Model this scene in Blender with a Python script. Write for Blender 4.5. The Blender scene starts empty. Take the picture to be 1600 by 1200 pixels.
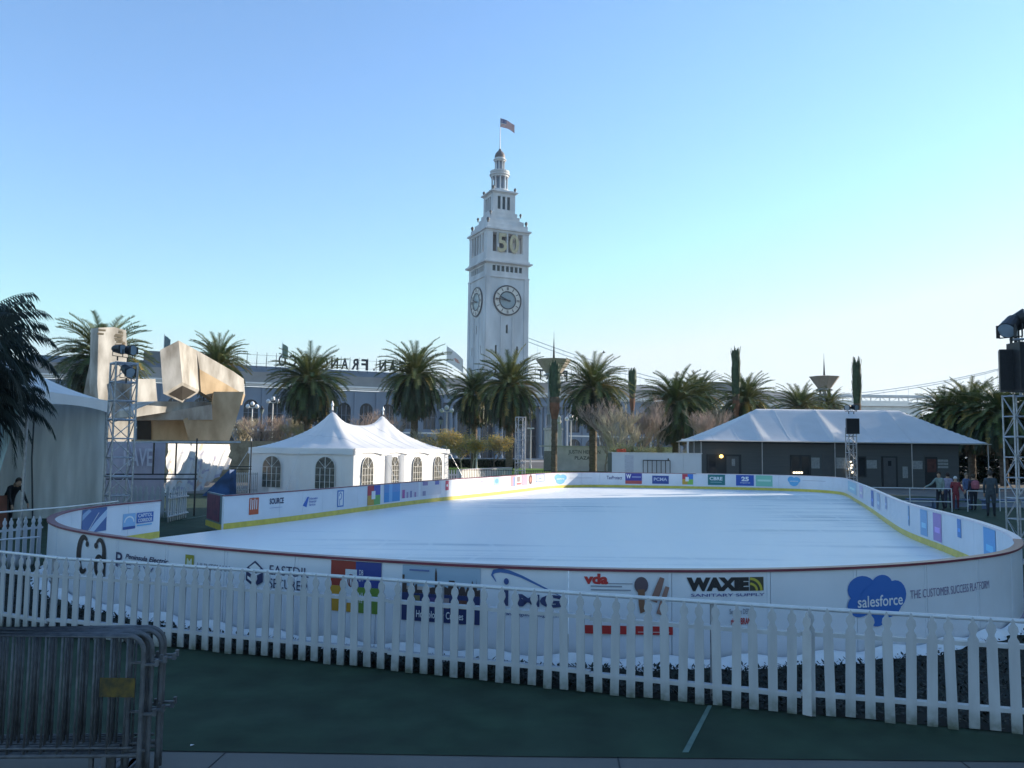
import bpy, bmesh, math, random
from mathutils import Vector, Matrix
random.seed(7)
rnd = random.Random(11)
C = bpy.context.scene.collection
scene = bpy.context.scene
R = math.radians

# ------------------------------------------------------------------ camera
FPX, HC, ROLL, CH = 1300.0, 701.0, 0.012, 2.5
PITCH = math.atan((HC - 600) / FPX)
cF = Vector((0, math.cos(PITCH), math.sin(PITCH)))
u0 = Vector((0, -math.sin(PITCH), math.cos(PITCH)))
cR = Vector((1, 0, 0)) * math.cos(ROLL) + u0 * math.sin(ROLL)
cU = u0 * math.cos(ROLL) - Vector((1, 0, 0)) * math.sin(ROLL)
CAM = Vector((0, 0, CH))
cam = bpy.data.objects.new('camera', bpy.data.cameras.new('camera'))
C.objects.link(cam)
m = Matrix((cR, cU, -cF)).transposed().to_4x4()
m.translation = CAM
cam.matrix_world = m
cam.data.sensor_width = 36
cam.data.lens = 36 * FPX / 1600
cam.data.clip_end = 9000
scene.camera = cam
# ------------------------------------------------------------------ light
SUN_AZ, SUN_EL = R(66), R(17)
world = bpy.data.worlds.new('World'); scene.world = world; world.use_nodes = True
wn = world.node_tree
bg = wn.nodes['Background']
sky = wn.nodes.new('ShaderNodeTexSky')
sky.sky_type = 'NISHITA'; sky.sun_disc = False
sky.sun_elevation = SUN_EL; sky.sun_rotation = SUN_AZ
sky.air_density = 1.0; sky.dust_density = 0.15; sky.ozone_density = 4.0; sky.altitude = 10
tint = wn.nodes.new('ShaderNodeMix'); tint.data_type = 'RGBA'; tint.blend_type = 'MULTIPLY'; tint.inputs[0].default_value = 1; tint.inputs[7].default_value = (.88, .93, .94, 1)
wn.links.new(sky.outputs[0], tint.inputs[6]); clp = wn.nodes.new('ShaderNodeMix'); clp.data_type = 'RGBA'; clp.blend_type = 'DARKEN'; clp.inputs[0].default_value = 1; clp.inputs[7].default_value = (2.38, 2.85, 3.1, 1)
wn.links.new(tint.outputs[2], clp.inputs[6]); wn.links.new(clp.outputs[2], bg.inputs[0]); bg.inputs[1].default_value = 0.15
sun = bpy.data.objects.new('sun', bpy.data.lights.new('sun', 'SUN')); C.objects.link(sun)
sun.data.energy = 4.2; sun.data.angle = R(0.5); sun.data.color = (1, 0.88, 0.72)
SD = Vector((math.sin(SUN_AZ) * math.cos(SUN_EL), math.cos(SUN_AZ) * math.cos(SUN_EL), math.sin(SUN_EL)))
sun.rotation_euler = SD.to_track_quat('Z', 'Y').to_euler()
sun.location = (0, 0, 120)
scene.view_settings.view_transform = 'Standard'; scene.view_settings.look = 'None'
scene.view_settings.exposure = 1.2; scene.view_settings.gamma = 1
scene.render.engine = 'CYCLES'
scene.cycles.max_bounces = 6
HAZE = 0.00016

# ------------------------------------------------------------------ measuring helpers (pixel of the photo -> real point)
def ray(px, py): return cF + cR * ((px - 800) / FPX) - cU * ((py - 600) / FPX)
def P(px, py, z=0.0):
    d = ray(px, py); return CAM + d * ((z - CH) / d.z)
def Q(px, py, y):
    d = ray(px, py); return CAM + d * (y / d.y)
def PL(px, py, p0, n):
    d = ray(px, py); n = Vector(n); p0 = Vector(p0); return CAM + d * ((p0 - CAM).dot(n) / d.dot(n))
def proj(v):
    w = Vector(v) - CAM; k = w.dot(cF); return 800 + FPX * w.dot(cR) / k, 600 - FPX * w.dot(cU) / k

# ------------------------------------------------------------------ materials
MATS = {}
def mat(name, col, rough=0.6, var=0.12, scale=3.0, metal=0.0, bump=0.0, spec=0.5, col2=None, detail=6, emit=0, stretch=None, trans=0):
    if name in MATS: return MATS[name]
    m = bpy.data.materials.new(name); m.use_nodes = True
    nt = m.node_tree; b = nt.nodes['Principled BSDF']
    b.inputs['Roughness'].default_value = rough; b.inputs['Metallic'].default_value = metal
    b.inputs['Specular IOR Level'].default_value = spec
    c = tuple(col) + (1,)
    if var > 0 or col2:
        tc = nt.nodes.new('ShaderNodeTexCoord'); n = nt.nodes.new('ShaderNodeTexNoise')
        n.inputs['Scale'].default_value = scale; n.inputs['Detail'].default_value = detail
        src = tc.outputs['Object']
        if stretch:
            mp = nt.nodes.new('ShaderNodeMapping'); mp.inputs['Scale'].default_value = stretch
            nt.links.new(src, mp.inputs[0]); src = mp.outputs[0]
        nt.links.new(src, n.inputs['Vector'])
        cr = nt.nodes.new('ShaderNodeValToRGB')
        cr.color_ramp.elements[0].position = 0.32; cr.color_ramp.elements[1].position = 0.68
        if col2: cr.color_ramp.elements[0].color = tuple(col2) + (1,); cr.color_ramp.elements[1].color = c
        else:
            cr.color_ramp.elements[0].color = tuple(x * (1 - var) for x in col) + (1,)
            cr.color_ramp.elements[1].color = tuple(min(1, x * (1 + var)) for x in col) + (1,)
        nt.links.new(n.outputs[0], cr.inputs[0]); nt.links.new(cr.outputs[0], b.inputs['Base Color'])
        if bump:
            bp = nt.nodes.new('ShaderNodeBump'); bp.inputs['Strength'].default_value = bump; bp.inputs['Distance'].default_value = 0.02
            nt.links.new(n.outputs[0], bp.inputs['Height']); nt.links.new(bp.outputs[0], b.inputs['Normal'])
    else: b.inputs['Base Color'].default_value = c
    if emit:
        b.inputs['Emission Color'].default_value = c; b.inputs['Emission Strength'].default_value = emit
    if trans:
        tr = nt.nodes.new('ShaderNodeBsdfTranslucent'); tr.inputs[0].default_value = c
        mx = nt.nodes.new('ShaderNodeMixShader'); mx.inputs[0].default_value = trans
        nt.links.new(b.outputs[0], mx.inputs[1]); nt.links.new(tr.outputs[0], mx.inputs[2])
        nt.links.new(mx.outputs[0], nt.nodes['Material Output'].inputs[0])
    MATS[name] = m; return m
def grime(m, z0, z1, col, amt=.6, sc=14):
    nt = m.node_tree; b = nt.nodes['Principled BSDF']; src = b.inputs['Base Color'].links[0].from_socket
    g = nt.nodes.new('ShaderNodeNewGeometry') ; sp = nt.nodes.new('ShaderNodeSeparateXYZ'); nt.links.new(g.outputs['Position'], sp.inputs[0])
    mr = nt.nodes.new('ShaderNodeMapRange'); mr.inputs[1].default_value = z1; mr.inputs[2].default_value = z0; nt.links.new(sp.outputs[2], mr.inputs[0])
    n = nt.nodes.new('ShaderNodeTexNoise'); n.inputs['Scale'].default_value = sc; n.inputs['Detail'].default_value = 8; nt.links.new(g.outputs['Position'], n.inputs[0])
    mu = nt.nodes.new('ShaderNodeMath'); mu.operation = 'MULTIPLY'; nt.links.new(mr.outputs[0], mu.inputs[0]); nt.links.new(n.outputs[0], mu.inputs[1])
    m2 = nt.nodes.new('ShaderNodeMath'); m2.operation = 'MULTIPLY'; m2.inputs[1].default_value = amt * 2; m2.use_clamp = True; nt.links.new(mu.outputs[0], m2.inputs[0])
    mx = nt.nodes.new('ShaderNodeMix'); mx.data_type = 'RGBA'; nt.links.new(m2.outputs[0], mx.inputs[0]); nt.links.new(src, mx.inputs[6]); mx.inputs[7].default_value = tuple(col) + (1,)
    nt.links.new(mx.outputs[2], b.inputs['Base Color'])
def flat(name, col, rough=0.5): return mat(name, col, rough, var=0)

WHITEP = mat('white_picket_paint', (.45, .47, .50), .5, .1, 9, bump=.1, stretch=(1, 1, .2), trans=0)
grime(WHITEP, 0, .22, (.10, .12, .09), .9)
GALV = mat('galvanised_steel', (.42, .43, .45), .42, .2, 14, metal=.6)
WHPIPE = mat('pale_pipe', (.62, .64, .66), .35, .08, 8, metal=.2)
BOARD = mat('rink_board_white', (.68, .72, .79), .3, .05, 1.5)
MAROON = mat('maroon_cap', (.16, .03, .055), .35, .2, 6)
PALECAP = mat('pale_cap', (.72, .66, .72), .35, .1, 6)
YELLOW = mat('yellow_kick', (.62, .52, .09), .4, .12, 5)
CANVAS = mat('tent_canvas', (.80, .81, .83), .55, .04, 1.2, trans=.22)
CANVAS_D = mat('tent_inside_canvas', (.78, .76, .72), .7, .12, 1.5, stretch=(3, 3, .4))
CYANC = mat('cyan_white_curtain', (.62, .80, .82), .5, .08, 2, trans=.2)
VINYL = mat('window_vinyl', (.05, .055, .055), .12, .5, 5.5, col2=(.15, .14, .12))
BLACKM = mat('black_metal', (.02, .02, .022), .45, .3, 10)
BLACKF = mat('black_grille', (.015, .015, .017), .8, .3, 30)
LENS = mat('lamp_lens', (.25, .3, .34), .1, .1, 4)
SIDING = mat('dark_grey_siding', (.085, .092, .094), .6, .08, 1.2, stretch=(.3, 1, 8), bump=.3)
DARKTRIM = mat('dark_trim', (.02, .023, .027), .5, .1, 4)
DOORG = mat('grey_door', (.08, .085, .09), .5, .1, 3)
GLASSD = mat('dark_glass', (.02, .025, .03), .06, .1, 2)
SIGNG = mat('grey_notice', (.28, .30, .31), .6, .2, 9)
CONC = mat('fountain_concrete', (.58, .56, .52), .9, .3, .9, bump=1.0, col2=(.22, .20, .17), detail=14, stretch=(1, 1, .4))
CONC_D = mat('fountain_concrete_shaded', (.58, .45, .30), .9, .3, .8, bump=1.0, stretch=(1, 1, .45), col2=(.30, .22, .13), detail=9)  # warm tone of the shaded concrete parts put into the colour, mottled
VOIDM = mat('fountain_hollow_shade', (.03, .025, .02), .9, .2, 2)  # near-black colour stands in for the shade inside the openings
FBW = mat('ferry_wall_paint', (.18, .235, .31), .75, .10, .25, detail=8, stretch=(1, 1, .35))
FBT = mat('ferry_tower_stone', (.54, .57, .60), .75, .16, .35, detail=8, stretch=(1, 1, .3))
FBTRIM = mat('ferry_cornice', (.80, .79, .77), .7, .08, .6)
FBROOF = mat('ferry_roof', (.16, .17, .18), .7, .15, .3)
FBATT = mat('ferry_attic', (.27, .26, .25), .75, .1, .4)
FBGL = mat('ferry_window_glass', (.035, .05, .065), .15, .3, 1)
DOMEM = mat('ferry_dome_copper', (.14, .12, .12), .6, .2, 1)
URNM = mat('urn_dark', (.10, .11, .12), .6, .2, 2)
CLOCKW = mat('clock_ring_white', (.66, .64, .60), .5, .08, 1)
CLOCKD = mat('clock_dark_iron', (.05, .055, .07), .5, .2, 2)
CLOCKC = mat('clock_centre_glass', (.27, .34, .38), .35, .1, 1)
GOLD = mat('gold_numeral', (.46, .41, .27), .4, .12, 1)
LETTER = mat('roof_letter_dark', (.035, .04, .05), .5, .2, 1)
TRUNKM = mat('palm_trunk', (.12, .09, .065), .9, .4, 2.2, bump=.9, stretch=(1, 1, 2.5))
FROND1 = mat('palm_frond_green', (.075, .115, .035), .5, .35, 1.3, trans=.18)
FROND2 = mat('palm_frond_olive', (.15, .165, .05), .5, .3, 1.3, trans=.18)
FROND3 = mat('palm_frond_shade', (.035, .055, .026), .6, .3, 1.3)
FRONDY = mat('palm_frond_yellowing', (.30, .22, .05), .55, .3, 1.3, trans=.2)
SKIRT = mat('palm_dead_skirt', (.16, .105, .06), .9, .35, 1.3)
NEARP = mat('feather_palm_green', (.018, .032, .026), .55, .3, 1.3)
WRAPG = mat('tied_palm_green', (.045, .085, .045), .7, .4, 3)
REDTR = mat('red_brown_trunk', (.20, .09, .055), .85, .3, 2, bump=.5)
TWIG = mat('bare_twigs', (.38, .29, .25), .85, .25, .8)
TWIG2 = mat('pale_twigs', (.42, .37, .27), .85, .25, .8)
TWIGD = mat('tree_bark', (.13, .10, .08), .9, .25, 2)
LEAFY = mat('autumn_leaf_gold', (.62, .44, .12), .6, .35, 1, trans=.35)
LEAFO = mat('leaf_olive', (.34, .35, .13), .6, .35, 1, trans=.25)
LEAFD = mat('leaf_dark', (.035, .06, .03), .6, .35, 1, trans=.15)
STONE = mat('plaza_wall_stone', (.72, .66, .67), .8, .12, 1.2, bump=.2)
STONEB = mat('rough_stone_wall', (.34, .28, .19), .9, .3, 2.2, bump=.8, col2=(.18, .14, .09))
CONTW = mat('site_wall_white', (.60, .65, .70), .6, .06, .8)
DISH = mat('lantern_dish', (.36, .32, .28), .6, .12, 1, stretch=(6, 6, .5))
PYL = mat('lantern_pylon', (.42, .43, .46), .6, .12, 1)
BRIDGEM = mat('bridge_steel', (.40, .46, .48), .7, .05, .05)
SNOW = mat('white_blanket', (.78, .80, .82), .8, .05, 5, bump=.15)
HEDGE = mat('ground_cover_leaf', (.010, .017, .010), .6, .5, 6)
CONCG = mat('pale_globe', (.85, .87, .9), .3, 0, 1)

# ------------------------------------------------------------------ mesh builder
class MB:
    def __init__(s): s.v = []; s.f = []; s.mi = []; s.M = Matrix.Identity(4); s.cur = 0
    def add(s, vs, fs):
        o = len(s.v); s.v += [s.M @ Vector(v) for v in vs]
        for f in fs: s.f.append([o + i for i in f]); s.mi.append(s.cur)
        return s
    def box(s, c, sz, rz=0.0, M=None):
        hx, hy, hz = sz[0] / 2, sz[1] / 2, sz[2] / 2
        vs = [Vector((x, y, z)) for z in (-hz, hz) for y in (-hy, hy) for x in (-hx, hx)]
        mm = M if M else Matrix.Rotation(rz, 4, 'Z')
        vs = [mm @ v + Vector(c) for v in vs]
        return s.add(vs, [(0, 2, 3, 1), (4, 5, 7, 6), (0, 1, 5, 4), (2, 6, 7, 3), (0, 4, 6, 2), (1, 3, 7, 5)])
    def bar(s, a, b, w, h=None, up=(0, 0, 1)):
        a, b = Vector(a), Vector(b); d = b - a; L = d.length
        if L < 1e-6: return s
        h = h or w; z = d / L; x = Vector(up).cross(z)
        if x.length < 1e-4: x = Vector((1, 0, 0)).cross(z)
        x.normalize(); y = z.cross(x)
        vs = [a + x * sx * w / 2 + y * sy * h / 2 + z * t for t in (0, L) for sy in (-1, 1) for sx in (-1, 1)]
        return s.add(vs, [(0, 2, 3, 1), (4, 5, 7, 6), (0, 1, 5, 4), (2, 6, 7, 3), (0, 4, 6, 2), (1, 3, 7, 5)])
    def tube(s, pts, r, n=8, caps=True):
        pts = [Vector(p) for p in pts]; rs = r if isinstance(r, (list, tuple)) else [r] * len(pts)
        o = len(s.v); vs = []; ref = None
        for i, p in enumerate(pts):
            d = (pts[min(i + 1, len(pts) - 1)] - pts[max(i - 1, 0)])
            d = d.normalized() if d.length > 1e-9 else Vector((0, 0, 1))
            if ref is None:
                ref = Vector((0, 0, 1)) if abs(d.z) < .9 else Vector((1, 0, 0))
            x = ref.cross(d)
            if x.length < 1e-4: x = Vector((0, 1, 0)).cross(d)
            x.normalize(); y = d.cross(x)
            for k in range(n):
                a = 2 * math.pi * k / n
                vs.append(p + (x * math.cos(a) + y * math.sin(a)) * rs[i])
        fs = []
        for i in range(len(pts) - 1):
            for k in range(n):
                k2 = (k + 1) % n
                fs.append((i * n + k, i * n + k2, (i + 1) * n + k2, (i + 1) * n + k))
        if caps: fs.append(tuple(range(n - 1, -1, -1))); fs.append(tuple((len(pts) - 1) * n + k for k in range(n)))
        return s.add(vs, fs)
    def lathe(s, prof, c=(0, 0, 0), n=16, a0=0):
        vs = []
        for r, z in prof:
            for k in range(n):
                a = a0 + 2 * math.pi * k / n
                vs.append(Vector(c) + Vector((r * math.cos(a), r * math.sin(a), z)))
        fs = []
        for i in range(len(prof) - 1):
            for k in range(n):
                k2 = (k + 1) % n; fs.append((i * n + k, i * n + k2, (i + 1) * n + k2, (i + 1) * n + k))
        fs.append(tuple(range(n - 1, -1, -1))); fs.append(tuple((len(prof) - 1) * n + k for k in range(n)))
        return s.add(vs, fs)
    def extrude(s, poly, vec):
        n = len(poly); poly = [Vector(p) for p in poly]; vec = Vector(vec)
        vs = poly + [p + vec for p in poly]
        fs = [tuple(range(n)), tuple(range(2 * n - 1, n - 1, -1))]
        for i in range(n):
            j = (i + 1) % n; fs.append((i, i + n, j + n, j))
        return s.add(vs, fs)
    def build(s, name, mats, parent=None, smooth=False, fix=True):
        me = bpy.data.meshes.new(name)
        me.from_pydata([tuple(v) for v in s.v], [], s.f)
        if not isinstance(mats, (list, tuple)): mats = [mats]
        for mm in mats: me.materials.append(mm)
        if len(mats) > 1: me.polygons.foreach_set('material_index', s.mi)
        if smooth: me.polygons.foreach_set('use_smooth', [True] * len(me.polygons))
        me.update()
        if fix and len(s.f) < 60000:
            bm = bmesh.new(); bm.from_mesh(me); bmesh.ops.recalc_face_normals(bm, faces=bm.faces); bm.to_mesh(me); bm.free()
        o = bpy.data.objects.new(name, me); C.objects.link(o)
        if parent is not None: o.parent = parent
        return o

def tag(o, label, cat, group=None):
    o['label'] = label; o['category'] = cat
    if group: o['group'] = group
    return o
def thing(name, label, cat, group=None):
    o = bpy.data.objects.new(name, None); o.empty_display_size = .2; C.objects.link(o)
    return tag(o, label, cat, group)
def kids(o): return list(o.children)
def rebase(root, base, rz=0.0):
    """world-built thing: move its origin to base"""
    base = Vector(base); seen = set()
    def go(o):
        if o.type == 'MESH' and o.data.name not in seen:
            seen.add(o.data.name); o.data.transform(Matrix.Translation(-base))
        for c in o.children: go(c)
    go(root); root.location = base
    return root
def struct(mb, name, m, smooth=False):
    o = mb.build(name, m, smooth=smooth); o['kind'] = 'structure'; return o
def stuff(mb, name, m, label, cat):
    o = mb.build(name, m, fix=False); o['kind'] = 'stuff'; tag(o, label, cat); return o
def dup(root, loc, rz=0.0, sc=None, label=None):
    def cp(o, par):
        c = o.copy(); C.objects.link(c); c.parent = par
        for k in list(o.children): cp(k, c)
        return c
    r = cp(root, None); r.location = loc; r.rotation_euler = (0, 0, rz)
    if sc is not None: r.scale = sc if isinstance(sc, (tuple, list)) else (sc, sc, sc)
    if label: r['label'] = label
    return r

# ------------------------------------------------------------------ text as flat 2-D polygons
_tc = {}
def text2d(s, bold=0.0, shear=0.0, spacing=1.0, mirror=False):
    """list of (verts2d, faces), fitted to the unit box; returns also aspect"""
    key = (s, bold, shear, spacing)
    if key not in _tc:
        cu = bpy.data.curves.new('t', 'FONT'); cu.body = s; cu.size = 1; cu.offset = bold; cu.shear = shear
        cu.space_character = spacing; cu.resolution_u = 3; cu.fill_mode = 'FRONT'
        o = bpy.data.objects.new('t', cu); C.objects.link(o)
        dg = bpy.context.evaluated_depsgraph_get(); me = o.evaluated_get(dg).to_mesh()
        vs = [(v.co.x, v.co.y) for v in me.vertices]; fs = [tuple(p.vertices) for p in me.polygons]
        o.evaluated_get(dg).to_mesh_clear(); bpy.data.objects.remove(o); bpy.data.curves.remove(cu)
        x0 = min(v[0] for v in vs); x1 = max(v[0] for v in vs); y0 = min(v[1] for v in vs); y1 = max(v[1] for v in vs)
        vs = [((x - x0) / (x1 - x0), (y - y0) / (y1 - y0)) for x, y in vs]
        _tc[key] = (vs, fs, (x1 - x0) / (y1 - y0))
    return _tc[key]

# ================================================================== GROUND
def sheet(pts, z): 
    b = MB(); b.add([(p[0], p[1], z) for p in pts], [tuple(range(len(pts)))]); return b
GROUND = mat('plaza_paving', (.13, .125, .115), .85, .2, .5, bump=.2, detail=9)
struct(sheet([(-3000, -600), (3000, -600), (3000, 290), (-3000, 290)], 0.0), 'ground', GROUND)
struct(sheet([(-6000, 290), (6000, 290), (6000, 7500), (-6000, 7500)], -1.0), 'water', mat('bay_water', (.05, .12, .16), .12, .2, .02))
struct(sheet([(-170, 112), (230, 112), (230, 158), (-170, 158)], 0.012), 'road', mat('asphalt', (.06, .06, .062), .9, .2, .4))
TURF = mat('artificial_turf', (.030, .058, .034), .85, .3, 2.0, bump=.5, detail=12, spec=.15)
grime(TURF, -1, 1, (.050, .058, .050), .45, 1.1)
tl = [P(-400, 1168), P(300, 1171), P(1700, 1177), P(2200, 1182)]
tl = [(-30, 7.2), (-4, 7.02), (.1, 6.98), (5.2, 7.0), (30, 6.9)]
struct(sheet(tl + [(30, 44), (20.5, 52), (5, 55.5), (-6, 43), (-26, 43), (-30, 40)], 0.008), 'turf', TURF)
LAWN = mat('lawn_grass', (.16, .28, .05), .85, .35, .8, detail=9, spec=.1)
struct(sheet([(-25, 76), (26, 76), (26, 106), (-25, 106)], 0.03), 'lawn', LAWN)
PROM = mat('promenade_paving', (.30, .29, .28), .85, .12, .4)
struct(sheet([(-60, 158), (180, 158), (180, 175), (-60, 175)], 0.016), 'pavement', PROM)
jt = MB()
for x in (-5.2, -2.6, .6, 3.4, 6.1): jt.bar((x, 2, .002), (x + .3, 7.0, .002), .012, .004)
jt.bar((-14, 6.55, .002), (14, 6.5, .002), .012, .004)
struct(jt, 'paving_joints', mat('joint_dirt', (.04, .04, .04), .9, .2, 4))
ps_ = MB(); q = P(297, 1168); ps_.add([(q.x, q.y, .012), (q.x + .03, q.y + .01, .02), (q.x + .025, q.y + .03, .014), (q.x - .005, q.y + .02, .02)], [(0, 1, 2, 3)]); tag(ps_.build('paper_scrap', mat('paper', (.7, .7, .7), .7, .05, 5)), 'tiny white scrap of paper at the edge of the turf by the barricades', 'paper')
# pale green line painted across the turf
g = MB(); a, b_, c_, d_ = P(1106, 1104), P(1113, 1104), P(1076, 1178), P(1066, 1178)
g.add([(p.x, p.y, .013) for p in (a, b_, c_, d_)], [(0, 1, 2, 3)])
for (x0, y0, x1, y1, w) in ((290, 838, 335, 829, .05), (276, 847, 330, 840, .04), (285, 812, 336, 803, .05)):
    p0, p1 = P(x0, y0, .02), P(x1, y1, .02); g.bar(p0, p1, w, .004)
struct(g, 'turf_lines', mat('turf_line_paint', (.11, .18, .15), .8, .2, 6))

# ================================================================== RINK
CP = [(-7.95, 23.3), (-6.75, 26.2), (-5.5, 30.0), (-3.9, 34.7), (-2.4, 38.3), (-.85, 41.8), (.75, 45.8), (2.3, 49.6), (4.5, 51.75), (7.5, 51.95), (11.8, 51.35), (15.2, 50.6), (17.6, 49.2),
      (18.35, 47.2), (17.95, 44.8), (16.2, 39.2), (14.4, 33.6), (12.6, 28.2), (11.15, 23.7), (10.3, 19.9), (9.65, 17.3), (8.95, 15.2), (8.1, 13.45), (7.2, 12.25), (6.2, 11.45), (5.0, 10.75),
      (3.5, 10.2), (1.9, 9.95), (0.03, 10.08), (-1.57, 10.52), (-3.3, 11.22), (-4.93, 12.12), (-6.3, 13.05), (-7.5, 14.15), (-8.5, 15.6), (-9.1, 17.2), (-9.25, 18.9), (-8.8, 21.1)]
def catmull(cp, n=40):
    pts = []; cp = [Vector(p) for p in cp]; cp = [cp[0] * 2 - cp[1]] + cp + [cp[-1] * 2 - cp[-2]]
    for i in range(1, len(cp) - 2):
        p0, p1, p2, p3 = cp[i - 1:i + 3]
        for k in range(n):
            t = k / n
            pts.append(.5 * ((2 * p1) + (p2 - p0) * t + (2 * p0 - 5 * p1 + 4 * p2 - p3) * t * t + (3 * p1 - p0 - 3 * p2 + p3) * t ** 3))
    pts.append(cp[-2]); return pts
_pp = catmull(CP)
for _ in range(120):
    _pp = [_pp[0]] + [(_pp[i - 1] + _pp[i] * 2 + _pp[i + 1]) / 4 for i in range(1, len(_pp) - 1)] + [_pp[-1]]
_cum = [0]
for i in range(1, len(_pp)): _cum.append(_cum[-1] + (_pp[i] - _pp[i - 1]).length)
LEN = _cum[-1]
import bisect
def path(s):
    s = max(0, min(LEN - 1e-6, s)); i = max(0, bisect.bisect_right(_cum, s) - 1)
    t = (s - _cum[i]) / (_cum[i + 1] - _cum[i]); p = _pp[i].lerp(_pp[i + 1], t)
    j = max(0, i - 2); k = min(len(_pp) - 1, i + 3); d = (_pp[k] - _pp[j]).normalized()
    return p, Vector((d.y, -d.x))          # point, normal towards the ice
ZI, ZT, TH = .17, 1.08, .07
def bp(s, z, off):                        # off > 0 towards the ice
    p, n = path(s); return Vector((p.x + n.x * off, p.y + n.y * off, z))
def strip(mb, s0, s1, z0, z1, o0, o1, st=.15):
    n = max(1, int((s1 - s0) / st)); vs = []
    for i in range(n + 1):
        s = s0 + (s1 - s0) * i / n
        vs += [bp(s, z0, o0), bp(s, z1, o0), bp(s, z1, o1), bp(s, z0, o1)]
    fs = []
    for i in range(n):
        for k in range(4):
            fs.append((i * 4 + k, i * 4 + (k + 1) % 4, i * 4 + 4 + (k + 1) % 4, i * 4 + 4 + k))
    fs += [(0, 1, 2, 3), (n * 4 + 3, n * 4 + 2, n * 4 + 1, n * 4)]
    mb.add(vs, fs)
# ice
ICE = mat('ice', (.82, .85, .88), .22, 0, 1)
nt = ICE.node_tree; b = nt.nodes['Principled BSDF']
tc = nt.nodes.new('ShaderNodeTexCoord'); mp = nt.nodes.new('ShaderNodeMapping'); mp.inputs['Rotation'].default_value = (0, 0, R(4)); mp.inputs['Scale'].default_value = (.16, 1.5, 1)
n1 = nt.nodes.new('ShaderNodeTexNoise'); n1.inputs['Scale'].default_value = 1.0; n1.inputs['Detail'].default_value = 5
mp2 = nt.nodes.new('ShaderNodeMapping'); mp2.inputs['Scale'].default_value = (.09, .07, 1); mp2.inputs['Location'].default_value = (.1, .35, 0)
n2 = nt.nodes.new('ShaderNodeTexNoise'); n2.inputs['Scale'].default_value = 1.0; n2.inputs['Detail'].default_value = 2
mu = nt.nodes.new('ShaderNodeMath'); mu.operation = 'MULTIPLY'
cr = nt.nodes.new('ShaderNodeValToRGB'); cr.color_ramp.elements[0].position = .27; cr.color_ramp.elements[0].color = (.97, .97, .97, 1); cr.color_ramp.elements[1].position = .42; cr.color_ramp.elements[1].color = (.46, .54, .62, 1)
nt.links.new(tc.outputs['Object'], mp.inputs[0]); nt.links.new(mp.outputs[0], n1.inputs[0]); nt.links.new(tc.outputs['Object'], mp2.inputs[0]); nt.links.new(mp2.outputs[0], n2.inputs[0])
nt.links.new(n1.outputs[0], mu.inputs[0]); nt.links.new(n2.outputs[0], mu.inputs[1]); nt.links.new(mu.outputs[0], cr.inputs[0]); nt.links.new(cr.outputs[0], b.inputs['Base Color'])
wv = nt.nodes.new('ShaderNodeTexWave'); wv.inputs['Scale'].default_value = .22; wv.inputs['Distortion'].default_value = 9; wv.inputs['Detail'].default_value = 3; wv.inputs['Detail Scale'].default_value = .5; nt.links.new(tc.outputs['Object'], wv.inputs[0])
c2 = nt.nodes.new('ShaderNodeValToRGB'); c2.color_ramp.elements[0].position = .965; c2.color_ramp.elements[0].color = (0, 0, 0, 1); c2.color_ramp.elements[1].position = 1; c2.color_ramp.elements[1].color = (.5, .5, .5, 1); nt.links.new(wv.outputs[0], c2.inputs[0])
n5 = nt.nodes.new('ShaderNodeTexNoise'); n5.inputs['Scale'].default_value = 14; n5.inputs['Detail'].default_value = 12; n5.inputs['Roughness'].default_value = .8; nt.links.new(tc.outputs['Object'], n5.inputs[0])
mi5 = nt.nodes.new('ShaderNodeMix'); mi5.data_type = 'RGBA'; nt.links.new(c2.outputs[0], mi5.inputs[0]); nt.links.new(cr.outputs[0], mi5.inputs[6]); mi5.inputs[7].default_value = (.99, .99, .99, 1)
mi6 = nt.nodes.new('ShaderNodeMix'); mi6.data_type = 'RGBA'; mi6.blend_type = 'MULTIPLY'; mi6.inputs[0].default_value = .22; nt.links.new(mi5.outputs[2], mi6.inputs[6]); nt.links.new(n5.outputs[0], mi6.inputs[7]); nt.links.new(mi6.outputs[2], b.inputs['Base Color'])
w = nt.nodes.new('ShaderNodeTexNoise'); w.inputs['Scale'].default_value = 3; w.inputs['Detail'].default_value = 10; mr = nt.nodes.new('ShaderNodeMapRange'); mr.inputs[3].default_value = .2; mr.inputs[4].default_value = .6
nt.links.new(tc.outputs['Object'], w.inputs[0]); nt.links.new(w.outputs[0], mr.inputs[0]); nt.links.new(mr.outputs[0], b.inputs['Roughness'])
b.inputs['Specular IOR Level'].default_value = .25
NS = 260
ring = [bp(LEN * i / NS, ZI, .0) for i in range(NS + 1)]
ib = MB(); ib.extrude([Vector((p.x, p.y, .02)) for p in ring], (0, 0, ZI - .02))
struct(ib, 'ice', ICE)

boards = thing('rink_boards', 'white ice rink boards covered in sponsor adverts, curving all round the ice', 'rink boards')
npan = 90; pw = LEN / npan
for i in range(npan):
    mb = MB(); strip(mb, i * pw + .004, (i + 1) * pw - .004, .05, ZT, 0, -TH)
    for sd in (0, 1):
        q = i * pw + .004 if sd == 0 else (i + 1) * pw - .044
        strip(mb, q, q + .04, .06, ZT - .01, -TH - .006, -TH - .0002)
    mb.build('board_panel', BOARD, boards)
k = MB(); strip(k, 0, LEN, ZI + .004, ZI + .16, .006, .0006); k.build('kick_plate', YELLOW, boards)
def s_of(px, lo, hi, off=0, z=.6):
    best = None; n = 900
    prev = None
    for i in range(n + 1):
        s = lo + (hi - lo) * i / n; x = proj(bp(s, z, off))[0]
        if prev and (prev[1] - px) * (x - px) <= 0 and prev[1] != x:
            return prev[0] + (s - prev[0]) * (px - prev[1]) / (x - prev[1])
        prev = (s, x)
        if best is None or abs(x - px) < best[1]: best = (s, abs(x - px))
    return best[0]
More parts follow.
